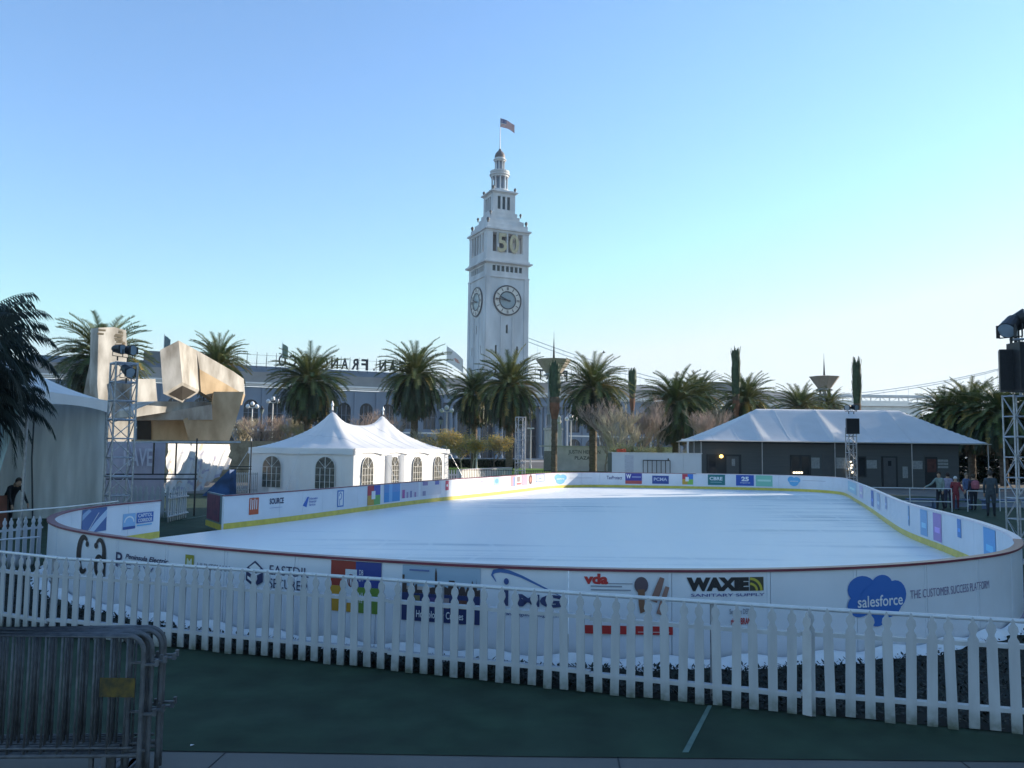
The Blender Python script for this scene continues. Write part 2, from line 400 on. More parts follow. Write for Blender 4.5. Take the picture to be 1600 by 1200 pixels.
# spans of the path: find where the far side ends and the near side begins
s_right = max(range(0, 1000), key=lambda i: proj(bp(LEN * i / 1000, .6, 0))[0]) * LEN / 1000
s_leftm = min(range(500, 1000), key=lambda i: proj(bp(LEN * i / 1000, .6, 0))[0]) * LEN / 1000
s_c = s_of(1330, LEN * .3, s_right)
mb = MB(); strip(mb, s_right - .6, LEN, ZT, ZT + .03, .03, -TH - .03); strip(mb, 0, s_c - 14, ZT, ZT + .03, .02, -TH - .02); mb.build('top_cap', MAROON, boards)
mb = MB(); strip(mb, s_c - 14, s_right - .6, ZT, ZT + .035, .03, -TH - .03); mb.build('top_cap', PALECAP, boards)
mb = MB(); strip(mb, s_right, LEN, .035, .075, -TH - .0005, -TH - .03); mb.build('base_rail', mat('purple_grey_rail', (.20, .17, .25), .6, .1, 5), boards)

def colm(c):
    return flat('print_%02x%02x%02x' % tuple(int(255 * x) for x in c), c, .45)
NEAR = (s_right, s_leftm); FARS = (0.0, s_right); LEFTIN = (s_leftm, LEN)
def advert(name, els, px0, px1, pt, pb, span=NEAR, side='out', label=None, slant=True):
    off = -TH - .008 if side == 'out' else .008
    sg = -1 if side == 'out' else 1
    s0 = s_of(px0, span[0], span[1], off); s1 = s_of(px1, span[0], span[1], off)
    sm = s_of((px0 + px1) / 2, span[0], span[1], off)
    ya, yb = proj(bp(sm, 0, off))[1], proj(bp(sm, 1, off))[1]
    zt = (pt - ya) / (yb - ya); zb = (pb - ya) / (yb - ya)
    zt = min(zt, ZT - .012)
    bm = bmesh.new(); mats = []; mi = {}
    def put(pts2, faces, col, layer):
        m_ = colm(col)
        if m_.name not in mi: mi[m_.name] = len(mats); mats.append(m_)
        vs = [bm.verts.new((s0 + (s1 - s0) * u, layer, zb + (zt - zb) * v)) for u, v in pts2]
        for f in faces:
            if len(set(f)) < 3: continue
            try: ff = bm.faces.new([vs[i] for i in f]); ff.material_index = mi[m_.name]
            except ValueError: pass
    for L, e in enumerate(els):
        kd = e[0]
        if kd == 'R': _, u0_, v0_, u1_, v1_, c = e; put([(u0_, v0_), (u1_, v0_), (u1_, v1_), (u0_, v1_)], [(0, 1, 2, 3)], c, L)
        elif kd == 'E':
            _, cx, cy, rx, ry, c = e; n = 20
            put([(cx + rx * math.cos(2 * math.pi * i / n), cy + ry * math.sin(2 * math.pi * i / n)) for i in range(n)], [tuple(range(n))], c, L)
        elif kd == 'G': put(e[1], [tuple(range(len(e[1])))], e[2], L)
        elif kd == 'S':   # stroke: centre line points with widths
            pts, ws, c = e[1], e[2], e[3]; asp = abs(s1 - s0) / (zt - zb); out = []
            for i in range(len(pts)):
                a = Vector(pts[max(0, i - 1)]); b2 = Vector(pts[min(len(pts) - 1, i + 1)]); d = Vector(((b2.x - a.x) * asp, b2.y - a.y))
                d.normalize(); n_ = Vector((-d.y, d.x)) * ws[i] / 2
                out.append((Vector((pts[i][0] + n_.x / asp, pts[i][1] + n_.y)), Vector((pts[i][0] - n_.x / asp, pts[i][1] - n_.y))))
            fl = [p for pr in out for p in pr]; put([(p.x, p.y) for p in fl], [(2 * i, 2 * i + 1, 2 * i + 3, 2 * i + 2) for i in range(len(out) - 1)], c, L)
        elif kd == 'T':
            _, st, u0_, v0_, u1_, v1_, c = e[:7]; bold = e[7] if len(e) > 7 else 0; sh = e[8] if len(e) > 8 else 0
            vs, fs, _a = text2d(st, bold, sh)
            put([(u0_ + (u1_ - u0_) * x, v0_ + (v1_ - v0_) * y) for x, y in vs], fs, c, L)
    lo, hi = min(s0, s1), max(s0, s1); q = math.ceil(lo / .1) * .1
    while q < hi:
        bmesh.ops.bisect_plane(bm, geom=bm.verts[:] + bm.edges[:] + bm.faces[:], plane_co=(q, 0, 0), plane_no=(1, 0, 0)); q += .1
    for v in bm.verts: v.co = bp(v.co.x, v.co.z, off + sg * .0022 * v.co.y)
    me = bpy.data.meshes.new(name); bm.to_mesh(me); bm.free()
    for m_ in mats: me.materials.append(m_)
    o = bpy.data.objects.new(name, me); C.objects.link(o); o.parent = boards
    if label: o['label'] = label
    return o
NAVY = (.02, .03, .10); BLK = (.015, .015, .02); WH = (.75, .77, .8); RED = (.45, .03, .03); ROYAL = (.02, .05, .30); SFB = (.025, .14, .48); GRY = (.25, .27, .33)
A = advert
# near face, left to right
def arcp(cx, cy, rx, ry, a0, a1, n=12): return [(cx + rx * math.cos(R(a0 + (a1 - a0) * i / n)), cy + ry * math.sin(R(a0 + (a1 - a0) * i / n))) for i in range(n + 1)]
cs = arcp(.21, .5, .19, .47, 55, 305, 18)
A('advert', [('S', cs, [.10 + .22 * math.sin(math.pi * i / 18) ** 2 * .9 for i in range(19)], BLK), ('E', .33, .80, .055, .08, BLK),
             ('S', arcp(.76, .60, .15, .37, 135, 0, 10) + [(.91, .3), (.92, .02)], [.07 + .012 * i for i in range(10)] + [.2, .2, .16], BLK), ('E', .645, .80, .055, .08, BLK),
             ('S', arcp(.79, .28, .13, .26, 60, 290, 12), [.05 + .1 * math.sin(math.pi * i / 12) for i in range(13)], BLK)], 121, 166, 840, 898, label='large black script letters ca')
A('advert', [('T', 'P', .0, .25, .13, 1.0, NAVY, .01), ('T', 'Peninsula Electric', .2, .72, 1, .98, NAVY, .02, .3), ('T', 'F. C X W', .03, .2, .75, .45, (.08, .10, .22), .01)], 180, 262, 868, 898, label='dark blue italic electrical firm lettering')
A('advert', [('R', 0, .25, .20, 1, (.28, .27, .03)), ('T', 'M', .04, .3, .16, .8, (.55, .6, .5), .03), ('T', 'HUNTSMAN', .29, .28, 1, .62, GRY, .005)], 288, 358, 870, 898, label='olive square with M beside the word HUNTSMAN')
A('advert', [('G', [(.0, .7), (.2, .98), (.4, .7), (.2, .5)], NAVY), ('G', [(.06, .72), (.2, .9), (.34, .72), (.2, .6)], WH), ('G', [(0, .6), (.18, .42), (.18, .05), (0, .25)], NAVY), ('G', [(.22, .42), (.4, .6), (.4, .25), (.22, .05)], NAVY),
             ('G', [(.04, .42), (.14, .33), (.14, .22), (.04, .32)], WH)], 384, 452, 877, 921, label='navy folded hexagon mark')
A('advert', [('T', 'EASTDIL', 0, .56, 1, .92, NAVY, .0), ('T', 'SECURED', 0, .06, .98, .42, NAVY, .0)], 420, 481, 882, 924, label='navy letters EASTDIL SECURED')
A('advert', [('R', 0, .5, .5, 1, (.28, .035, .025)), ('R', .5, .5, 1, 1, (.025, .05, .25)), ('R', 0, 0, .5, .5, (.50, .27, .03)), ('R', .5, 0, 1, .5, (.13, .24, .04)), ('R', .30, .18, .53, .84, (.60, .64, .7)),
             ('S', arcp(.415, .62, .06, .12, 90, 440, 14), [.02] * 15, (.2, .05, .05)), ('S', arcp(.415, .62, .028, .12, 90, 440, 14), [.02] * 15, (.2, .05, .05)),
             ('T', 'DB', .58, .74, .66, .84, WH), ('T', 'EM', .58, .62, .66, .71, WH), ('T', 'HI', .58, .30, .66, .4, WH), ('T', 'TE', .58, .2, .66, .28, WH)], 516, 595, 869, 957, label='four colour square advert, red blue orange and green')
sk = [(0, .50), (.0, .82), (.03, .82), (.03, .72), (.06, .72), (.06, .56), (.12, .54), (.13, .7), (.16, .7), (.16, .6), (.18, .66), (.2, .66), (.2, .56), (.3, .56), (.4, .62), (.43, .62), (.43, .88), (.44, .98), (.455, .88), (.46, .68), (.52, .67), (.6, .62), (.61, .76),
      (.68, .76), (.7, .6), (.72, .74), (.74, .6), (.77, .68), (.8, .69), (.82, .56), (.85, .7), (.87, .56), (.9, .78), (.92, .7), (.95, .66), (.95, .82), (.96, .6), (1, .62), (1, .50)]
A('advert', [('R', 0, .5, 1, 1, (.30, .42, .55)), ('R', 0, .5, 1, .62, (.42, .36, .34)), ('G', sk, (.05, .035, .035)), ('R', 0, 0, 1, .5, (.02, .035, .13)), ('R', .12, .28, .24, .46, (.16, .14, .07)), ('R', .3, .26, .44, .44, (.08, .06, .2)), ('R', .52, .26, .62, .44, (.3, .24, .25)), ('R', .7, .26, .84, .42, (.12, .05, .04)),
             ('T', 'Hornblower Cruises', .2, .07, .8, .2, WH, .01), ('R', .1, .9, .36, .93, (.1, .15, .35))], 628, 750, 873, 973, label='city skyline at dusk poster above a navy band')
sw = [(0.06, .62), (.0, .82), (.03, .93), (.12, .97), (.24, .93), (.42, .80), (.62, .60), (.8, .42), (.99, .22)]
A('advert', [('S', sw, [.02, .07, .12, .13, .11, .08, .06, .04, .015], (.05, .14, .38)), ('E', .205, .64, .035, .10, (.03, .07, .24)), ('R', .175, -.1, .235, .50, (.035, .05, .14)),
             ('T', 'MG', .36, -.1, .98, .28, (.035, .05, .14), .05), ('T', 'www.imgtechnologies.com', .15, -.42, .98, -.26, (.03, .07, .2), .008)], 768, 880, 889, 943, label='blue swoosh over lettering and a web address')
A('advert', [('T', 'vda', 0, .82, .28, 1.0, RED, .05), ('R', .28, .83, .56, .845, GRY), ('R', .08, .78, .44, .80, GRY), ('R', .08, .72, .54, .74, GRY),
             ('E', .66, .82, .08, .14, (.10, .07, .09)), ('S', [(.66, .75), (.665, .5), (.70, .38)], [.12, .10, .16], (.20, .10, .06)), ('S', [(.90, .95), (.86, .78), (.80, .55)], [.08, .11, .12], (.24, .13, .11)), ('S', [(.96, .8), (.92, .62), (.86, .34)], [.07, .08, .09], (.30, .17, .14)),
             ('R', 0, .0, 1.02, .14, RED), ('R', .62, .035, .98, .05, (.6, .4, .4))], 912, 1048, 897, 991, label='red vda letters with bronze hand and torch picture')
A('advert', [('T', 'WAXIE', 0, .3, .78, 1, BLK, .075), ('R', .79, .3, .97, 1, (.05, .05, .03)), ('S', arcp(.79, .3, .15, .62, 0, 90, 8), [.13] * 9, (.45, .40, .05)), ('S', arcp(.79, .3, .09, .36, 0, 90, 8), [.12] * 9, (.45, .40, .05)), ('T', 'SANITARY SUPPLY', .05, .03, .98, .18, (.06, .07, .25), .01)], 1073, 1197, 902, 933, label='bold black WAXIE lettering with gold fan square')
A('advert', [('T', 'Sensitive DEPOT', .0, .62, 1, .95, GRY, .02), ('T', 'ricoh BRAND', .05, 0, 1, .4, RED, .03)], 1140, 1178, 950, 976, label='small grey and red lettering')
A('advert', [('E', .25, .72, .23, .26, SFB), ('E', .58, .78, .18, .20, SFB), ('E', .80, .58, .20, .28, SFB), ('E', .20, .42, .19, .22, SFB), ('E', .52, .5, .32, .32, SFB), ('E', .48, .18, .15, .18, SFB), ('E', .62, .40, .28, .25, SFB),
             ('T', 'salesforce', .16, .38, .92, .60, WH, .012)], 1323, 1416, 897, 979, label='blue cloud with the word salesforce')
A('advert', [('T', 'THE CUSTOMER SUCCESS PLATFORM', 0, 0, 1, 1, (.22, .19, .32), .0)], 1423, 1546, 916, 929, label='purple grey slogan line')
# inside faces
A('advert', [('R', 0, 0, 1, 1, (.05, .12, .32)), ('G', [(.25, 0), (.65, .5), (1, .9), (1, .6), (.6, .1), (.5, 0)], (.42, .55, .72)), ('G', [(0, .55), (.4, .9), (.3, 1), (0, .8)], (.25, .38, .58)), ('S', [(.3, .1), (.7, .8)], [.03, .03], WH)], 127, 166, 789, 832, LEFTIN, 'in', 'blue and white streaked picture')
A('advert', [('R', 0, 0, .4, 1, (.25, .45, .7)), ('S', arcp(.2, .45, .15, .35, 0, 180, 10), [.1] * 11, WH), ('R', 0, 0, .4, .18, (.03, .08, .3)), ('R', .44, .3, 1, .98, (.03, .12, .42)), ('T', 'CAPITOL', .48, .68, .96, .92, WH, .02), ('T', 'CORRIDOR', .48, .36, .96, .6, WH, .02), ('R', .44, .12, .95, .2, (.1, .4, .7))], 192, 239, 801, 825, LEFTIN, 'in', 'blue CAPITOL CORRIDOR railway logo')
F = FARS
A('advert', [('R', 0, 0, 1, .97, (.5, .1, .04))] + [('R', .12 + .2 * i, .3, .2 + .2 * i, .92 - .06 * (i % 2), WH) for i in range(4)], 389, 404, 777, 804, F, 'in', 'orange red block with white bars')
A('advert', [('T', 'SOURCE', 0, .45, 1, 1, NAVY, .03), ('R', 0, .1, .9, .14, (.3, .35, .55))], 421, 443, 778, 795, F, 'in', 'dark blue SOURCE lettering')
A('advert', [('G', [(0, .2), (.3, 1), (.4, 1), (.25, 0)], (.04, .14, .5)), ('T', 'Embarcadero', .42, .7, 1, .92, (.04, .1, .4), .01), ('T', 'Financial', .42, .4, .9, .62, (.04, .1, .4), .01), ('T', 'Services', .42, .1, .85, .32, (.04, .1, .4), .01)], 473, 496, 776, 792, F, 'in', 'small blue number one logo')
A('advert', [('R', 0, 0, 1, 1, (.04, .18, .5)), ('R', .14, .08, .86, .92, WH), ('S', arcp(.45, .65, .2, .2, 180, -120, 8) + [(.35, .1)], [.07] * 10, (.04, .18, .5))], 527, 537, 766, 792, F, 'in', 'blue framed upright logo')
A('advert', [('R', 0, .5, .5, 1, (.45, .05, .08)), ('R', .5, .5, 1, 1, (.06, .1, .45)), ('R', 0, 0, .5, .5, (.5, .3, .05)), ('R', .5, 0, 1, .5, (.15, .4, .12)), ('R', .3, .3, .6, .72, WH)], 574, 594, 758, 789, F, 'in')
A('advert', [('R', 0, 0, 1, 1, (.05, .28, .62)), ('R', 0, .55, 1, 1, (.12, .3, .62)), ('R', .3, 0, .5, 1, (.2, .45, .75))], 600, 625, 754, 784, F, 'in', 'bright blue panel advert')
A('advert', [('R', 0, .1, 1, 1, (.55, .56, .66)), ('R', .05, .1, .2, .6, (.35, .08, .3)), ('R', .3, .1, .4, .45, (.3, .25, .45)), ('R', .5, .1, .6, .5, (.2, .2, .4)), ('R', .75, .1, .85, .4, (.3, .2, .4))], 627, 654, 750, 780, F, 'in', 'pink and grey townscape advert')
A('advert', [('R', 0, .1, 1, 1, (.62, .62, .68)), ('R', .1, .75, .35, 1, (.25, .2, .4)), ('R', .7, .75, .9, 1, (.1, .15, .45)), ('R', .1, .1, .25, .4, (.25, .25, .4))], 657, 689, 747, 776, F, 'in')
A('advert', [('R', 0, 0, 1, 1, (.6, .05, .12)), ('E', .5, .5, .25, .15, WH)], 696, 701, 751, 766, F, 'in', 'small red advert on the sunlit board')
A('advert', [('R', 0, 0, 1, 1, (.6, .62, .72)), ('R', .2, .4, .8, .6, (.3, .3, .55))], 749, 757, 747, 757, F, 'in')
A('advert', [('R', 0, 0, 1, 1, (.3, .5, .75)), ('E', .5, .5, .3, .3, (.1, .3, .6))], 771, 781, 745, 758, F, 'in')
A('advert', [('R', 0, 0, .28, 1, (.65, .25, .3)), ('R', .14, 0, .26, .9, (.15, .25, .55)), ('R', .34, .1, .6, .3, (.55, .1, .12)), ('R', .38, .4, .55, .9, (.25, .2, .2)), ('R', .65, 0, 1, 1, (.7, .3, .4))], 798, 824, 743, 759, F, 'in', 'row of small red, blue and pink panels')
A('advert', [('E', .5, .5, .5, .5, (.12, .04, .04)), ('E', .5, .5, .25, .25, (.5, .2, .15))], 826, 832, 741, 757, F, 'in', 'dark oval badge')
A('advert', [('R', 0, 0, 1, 1, (.15, .22, .55)), ('R', .12, .12, .88, .88, WH), ('R', .3, .3, .7, .5, (.2, .3, .6))], 837, 851, 739, 753, F, 'in')
def cloud(x0, x1, y0, y1, label):
    c = (.12, .42, .72)
    A('advert', [('E', .3, .65, .27, .3, c), ('E', .7, .62, .28, .3, c), ('E', .5, .4, .35, .38, c), ('T', 'salesforce', .2, .45, .8, .6, WH, .01)], x0, x1, y0, y1, F, 'in', label)
cloud(866, 886, 740, 757, 'pale blue cloud on the far board'); cloud(1230, 1251, 743, 760, 'pale blue cloud near the far right corner')
A('advert', [('R', 0, .3, 1, .7, (.5, .52, .6))], 890, 925, 745.5, 748, F, 'in'); A('advert', [('R', 0, .3, 1, .7, (.5, .52, .6))], 1254, 1290, 750, 752.5, F, 'in')
A('advert', [('T', 'TaxProtect', 0, 0, 1, 1, (.06, .07, .2), .02)], 948, 972, 743.5, 749, F, 'in')
A('advert', [('R', 0, .3, 1, 1, (.04, .05, .3)), ('R', 0, 0, 1, .3, (.5, .08, .08)), ('T', 'W', .05, .5, .35, .92, WH, .04), ('R', .4, .6, .95, .7, (.3, .35, .6))], 977, 1003, 738.5, 756, F, 'in', 'navy and red rectangle advert')
A('advert', [('R', 0, 0, 1, .85, (.03, .07, .28)), ('T', 'PCMA', .1, .3, .9, .65, (.5, .55, .7), .02)], 1019, 1045, 741, 756, F, 'in')
A('advert', [('R', 0, .5, .5, 1, (.5, .05, .08)), ('R', .5, .5, 1, 1, (.05, .2, .6)), ('R', 0, 0, .5, .5, (.6, .35, .05)), ('R', .5, 0, 1, .5, (.25, .5, .1)), ('R', .3, .3, .6, .72, WH)], 1066, 1083, 738, 757, F, 'in')
A('advert', [('R', 0, 0, 1, 1, (.02, .17, .18)), ('T', 'CBRE', .1, .45, .85, .78, WH, .03), ('R', .15, .25, .8, .3, (.3, .5, .5))], 1106, 1133, 739, 758, F, 'in', 'dark green CBRE rectangle')
A('advert', [('R', 0, 0, 1, 1, (.02, .09, .42)), ('T', '25', .3, .42, .72, .85, WH, .05), ('T', 'Imperial', .25, .2, .78, .34, WH, .01)], 1150, 1178, 740, 759, F, 'in', 'royal blue rectangle with number 25')
A('advert', [('R', 0, 0, 1, 1, (.22, .55, .42)), ('R', .1, .45, .9, .62, (.5, .75, .65))], 1181, 1207, 741, 760, F, 'in', 'mint green rectangle')
rs = [(1316, 1318, (.1, .2, .45), .9), (1325, 1338, (.4, .62, .75), .8), (1343, 1348, (.6, .55, .75), .8), (1361, 1365, (.12, .2, .5), .9), (1370, 1375, (.4, .48, .65), .85), (1383, 1386, (.35, .4, .6), .6), (1419, 1421, (.15, .3, .5), .8), (1438, 1449, (.22, .42, .68), .97), (1458, 1471, (.36, .24, .55), 1.0), (1496, 1502, (.08, .25, .6), .6), (1537, 1556, (.1, .35, .7), .95)]
for x0, x1, c, hh in rs:
    sm = s_of((x0 + x1) / 2, s_c - 3, s_right, .01); yt = proj(bp(sm, ZT - .03, .01))[1]; yb = proj(bp(sm, ZI + .2, .01))[1]
    A('advert', [('R', 0, 1 - hh, 1, 1, c), ('R', .2, 1 - hh * .7, .8, 1 - hh * .5, tuple(min(.9, q * 1.6) for q in c))], x0, x1, yt, yb, (s_c - 3, s_right), 'in')
# entry gate standing open in the gap
gp = thing('rink_gate', 'open rink gate board with dark purple poster beside the gap in the boards', 'gate')
g0, g1 = Vector((-8.0, 23.45, 0)), Vector((-9.05, 25.1, 0))
mb = MB(); mb.bar(g0 + Vector((0, 0, .6)), g1 + Vector((0, 0, .6)), .07, 1.02); mb.build('gate_panel', mat('teal_grey_board', (.16, .24, .28), .5, .1, 3), gp)
d = (g1 - g0).normalized(); n_ = Vector((d.y, -d.x, 0)) * -.045
if n_.y > 0: n_ = -n_
mb = MB(); mb.bar(g0 + d * .35 + n_ + Vector((0, 0, .7)), g1 - d * .1 + n_ + Vector((0, 0, .7)), .012, .74); mb.build('poster', mat('purple_poster', (.10, .04, .09), .5, .5, 4, col2=(.22, .07, .12)), gp)
mb = MB(); mb.bar(g0 + n_ + Vector((0, 0, .2)), g1 + n_ + Vector((0, 0, .2)), .014, .16); mb.build('kick_plate', YELLOW, gp)
rebase(gp, g0)

# white blanket heaped against the foot of the boards, dark ground cover in front
NB = MB(); r2 = random.Random(3); prof = []
ss = s_right + 1.0
nseg = 420; W = 7
vs = []
for i in range(nseg + 1):
    s = ss + (s_leftm - ss + 2.5) * i / nseg; wob = .20 + .05 * math.sin(s * 5.1) + .04 * math.sin(s * 11.7 + 1)
    for k in range(W):
        t = k / (W - 1); o_ = -TH - .035 - wob * t
        z = (.10 + .03 * math.sin(s * 6.3 + 2 * t)) * math.cos(t * 1.5) + .015
        vs.append(bp(s, z, o_))
NB.add(vs, [(i * W + k, i * W + k + 1, (i + 1) * W + k + 1, (i + 1) * W + k) for i in range(nseg) for k in range(W - 1)])
_o = stuff(NB, 'white_blanket', SNOW, 'puffy white blanket of fake snow along the foot of the near boards', 'fake snow')
_o.data.polygons.foreach_set('use_smooth', [True] * len(_o.data.polygons))

grime(BOARD, 0, .28, (.34, .36, .38), .5, 9)
# ground cover between fence and rink: dark leaves
FL = [(-10.5, 13.4), (-8.3, 12.15), (-5.97, 10.98), (-3.75, 10.3), (-1.35, 9.5), (0.83, 8.72), (2.78, 8.1), (4.95, 7.5), (7.1, 6.9)]
gb = MB(); r3 = random.Random(5)
def fence_y(x):
    for i in range(len(FL) - 1):
        if FL[i][0] <= x <= FL[i + 1][0]:
            t = (x - FL[i][0]) / (FL[i + 1][0] - FL[i][0]); return FL[i][1] + (FL[i + 1][1] - FL[i][1]) * t
    return 7
outer = [bp(ss + (s_leftm - ss + 2) * i / 300, 0, -TH - .30) for i in range(301)]
for i in range(30000):
    q = outer[r3.randrange(300)]; x = q.x + r3.uniform(-.1, .1); fy = fence_y(x) + .06
    t = r3.random() ** 1.0; y = q.y + (fy - q.y) * t if q.y > fy else fy
    z = .015 + .08 * r3.random(); a = r3.uniform(0, 6.28); L = r3.uniform(.03, .07); w_ = L * .45
    d1 = Vector((math.cos(a), math.sin(a), r3.uniform(-.2, 1.0))) * L; d2 = Vector((-math.sin(a), math.cos(a), r3.uniform(-.4, .4))) * w_ * .5
    p = Vector((x, y, z)); gb.add([p, p + d1 * .5 + d2, p + d1, p + d1 * .5 - d2], [(0, 1, 2, 3)])
bed = MB(); fr_ = [(FL[k][0], FL[k][1] + .07) for k in range(len(FL))]; bk = [outer[i] for i in range(0, 301, 6)]
lo = [Vector((x, y, .012)) for x, y in fr_ if x > -9.2]; up_ = sorted([Vector((p.x, p.y, .012)) for p in bk if p.x > -9.0 and p.y < 16], key=lambda p: p.x); 
for i in range(60):
    xa = -8.8 + i * .265; xb = xa + .265
    def topy(x):
        c_ = [p for p in up_ if abs(p.x - x) < .5]; return (min(c_, key=lambda p: abs(p.x - x)).y + .1) if c_ else fence_y(x) + 4
    bed.add([(xa, fence_y(xa) + .07, .014), (xb, fence_y(xb) + .07, .014), (xb, topy(xb), .014), (xa, topy(xa), .014)], [(0, 1, 2, 3)])
struct(bed, 'planting_bed', mat('dark_soil', (.012, .014, .010), .95, .4, 5))
stuff(gb, 'ground_cover', HEDGE, 'low dark leafy ground cover between the picket fence and the rink', 'ground cover')

# ------------------------------------------------------------------ picket fences
def picket(mb, p, d, h=1.0, w=.088, tilt=0.0, z0=.03, th=.018):
    n = Vector((d.y, -d.x, 0)); hw = w / 2
    prof = [(-hw, z0), (hw, z0), (hw, h - .20), (hw * .55, h - .165), (hw * .55, h - .15), (hw * .95, h - .11), (hw * .8, h - .07), (hw * .35, h - .045), (hw * .3, h - .02), (0, h),
            (-hw * .3, h - .02), (-hw * .35, h - .045), (-hw * .8, h - .07), (-hw * .95, h - .11), (-hw * .55, h - .15), (-hw * .55, h - .165), (-hw, h - .20)]
    poly = [p + d * (a + tilt * b) + Vector((0, 0, b)) + n * th for a, b in prof]
    mb.extrude(poly, -n * th)
def fence_panel(a, b, label, group, h=1.02, pitch=.172, w=.088, seed=0, rails=(.21, .77), last=False, first=0.5):
    a, b = Vector((a[0], a[1], 0)), Vector((b[0], b[1], 0)); d = (b - a).normalized(); L = (b - a).length; n = Vector((d.y, -d.x, 0))
    if n.y > 0: n = -n
    rr = random.Random(seed); t = thing('picket_fence', label, 'picket fence', group); k = max(1, round(L / pitch)); pt = L / k
    dz = rr.uniform(-.012, .012)
    for i in range(k):
        mb = MB(); picket(mb, a + d * ((i + first) * pt + rr.uniform(-.006, .006)) , d, h + rr.uniform(-.006, .006) + dz, w, rr.uniform(-.02, .02), .03 + rr.uniform(-.012, .014))
        if n.dot(Vector((d.y, -d.x, 0))) < 0: pass
        mb.build('picket', WHITEP, t)
    for z in rails:
        mb = MB(); mb.bar(a - n * .022 + Vector((0, 0, z + dz)), b - n * .022 + Vector((0, 0, z + dz + rr.uniform(-.012, .012))), .038, .075, up=(n.x, n.y, 0)); mb.build('rail', WHITEP, t)
    rebase(t, a); return t
NG = 'white picket fence panels along the front of the rink'
flab = ['white picket fence panel furthest left, behind the top of the stacked steel barricades', 'white picket fence panel in front of the rounded left corner of the rink',
        'white picket fence panel below the large black ca letters', 'white picket fence panel in front of the hexagon mark advert', 'white picket fence panel in front of the city skyline poster',
        'white picket fence panel in front of the red vda advert', 'white picket fence panel in front of the blue cloud advert', 'white picket fence panel at the right edge of the photo, right of the blue cloud']
for i in range(len(FL) - 1): fence_panel(FL[i], FL[i + 1], flab[i], NG, seed=20 + i)
# galvanised pipe railing just behind the near fence
pr = thing('pipe_railing', 'pale round pipe rail with grey posts running behind the near picket fence', 'railing')
off = Vector((.06, .15, 0)); pts = [Vector((x, y, .985)) + off for x, y in FL]
mb = MB(); mb.tube(pts, .021, 10); mb.build('top_pipe', WHPIPE, pr, smooth=False)
for px, py in ((332, 887), (692, 912), (1113, 944), (85, 873)):
    q = P(px, py, .96); fx = min(range(len(pts) - 1), key=lambda i: abs((pts[i].x + pts[i + 1].x) / 2 - q.x)); t_ = (q.x - pts[fx].x) / (pts[fx + 1].x - pts[fx].x)
    p = pts[fx].lerp(pts[fx + 1], t_) + Vector((0, .045, 0)); mb = MB(); mb.tube([(p.x, p.y, 0), (p.x, p.y, .96)], .024, 8); mb.build('post', GALV, pr)
rebase(pr, (pts[4].x, pts[4].y, 0))
# twisted spare picket at the junction in front of the slogan
q = P(1243, 1105); tp = MB(); picket(tp, Vector((q.x + .0, fence_y(q.x) - .03, 0)), Vector((.75, -.66, 0)).normalized(), .99, .085, .012)
tag(tp.build('loose_picket', mat('greyed_picket', (.52, .53, .55), .6, .12, 6)), 'single greyer picket turned edgeways at the join of two white fence panels', 'picket')

# back-left fence with its two rails
BL = [(-14.4, 11.5), (-12.2, 13.3), (-10.4, 15.0), (-9.62, 17.3)]
for i, lab in enumerate(('white picket fence panel at the far left edge, behind the barricades', 'white picket fence panel left of the rink corner, under the two pale rails', 'white picket fence panel touching the left end of the rink boards')):
    fence_panel(BL[i], BL[i + 1], lab, 'white picket fence panels beside the left end of the rink', seed=40 + i, w=.09, pitch=.165)
lr = thing('pipe_railing', 'pair of thin pale rails running left from the rounded end of the rink', 'railing')
for (a, b, z) in (((-20, 843), (150, 791), 1.12), ((-20, 844), (72, 834), .62)):
    pass
mb = MB(); mb.tube([(-14.9, 11.4, 1.12), (-10.25, 16.2, 1.12), (-9.65, 18.2, 1.12), (-9.45, 20.2, 1.12)], .018, 8); mb.build('top_rail', WHPIPE, lr)
mb = MB(); mb.tube([(-14.8, 11.3, .62), (-10.2, 15.9, .62), (-9.45, 16.9, .62)], .018, 8); mb.build('lower_rail', WHPIPE, lr)
for p in ((-12.5, 13.85), (-10.22, 16.25)):
    mb = MB(); mb.tube([(p[0], p[1], 0), (p[0], p[1], 1.1)], .02, 8); mb.build('post', GALV, lr)
rebase(lr, (-12.5, 13.85, 0))
# middle fence behind the left end of the rink
fence_panel((-15.6, 28.9), (-13.3, 28.7), 'white picket fence panel behind the left truss tower', 'white picket fence panels behind the left end of the rink', h=1.08, w=.11, pitch=.19, seed=51)
fence_panel((-13.3, 28.7), (-11.0, 28.55), 'white picket fence panel ending at the open gap in the rink boards', 'white picket fence panels behind the left end of the rink', h=1.08, w=.12, pitch=.2, seed=52)
fence_panel((-10.98, 28.5), (-10.9, 26.7), 'short white picket fence return beside the gap in the rink boards', 'white picket fence panels behind the left end of the rink', h=1.05, w=.11, pitch=.2, seed=53)

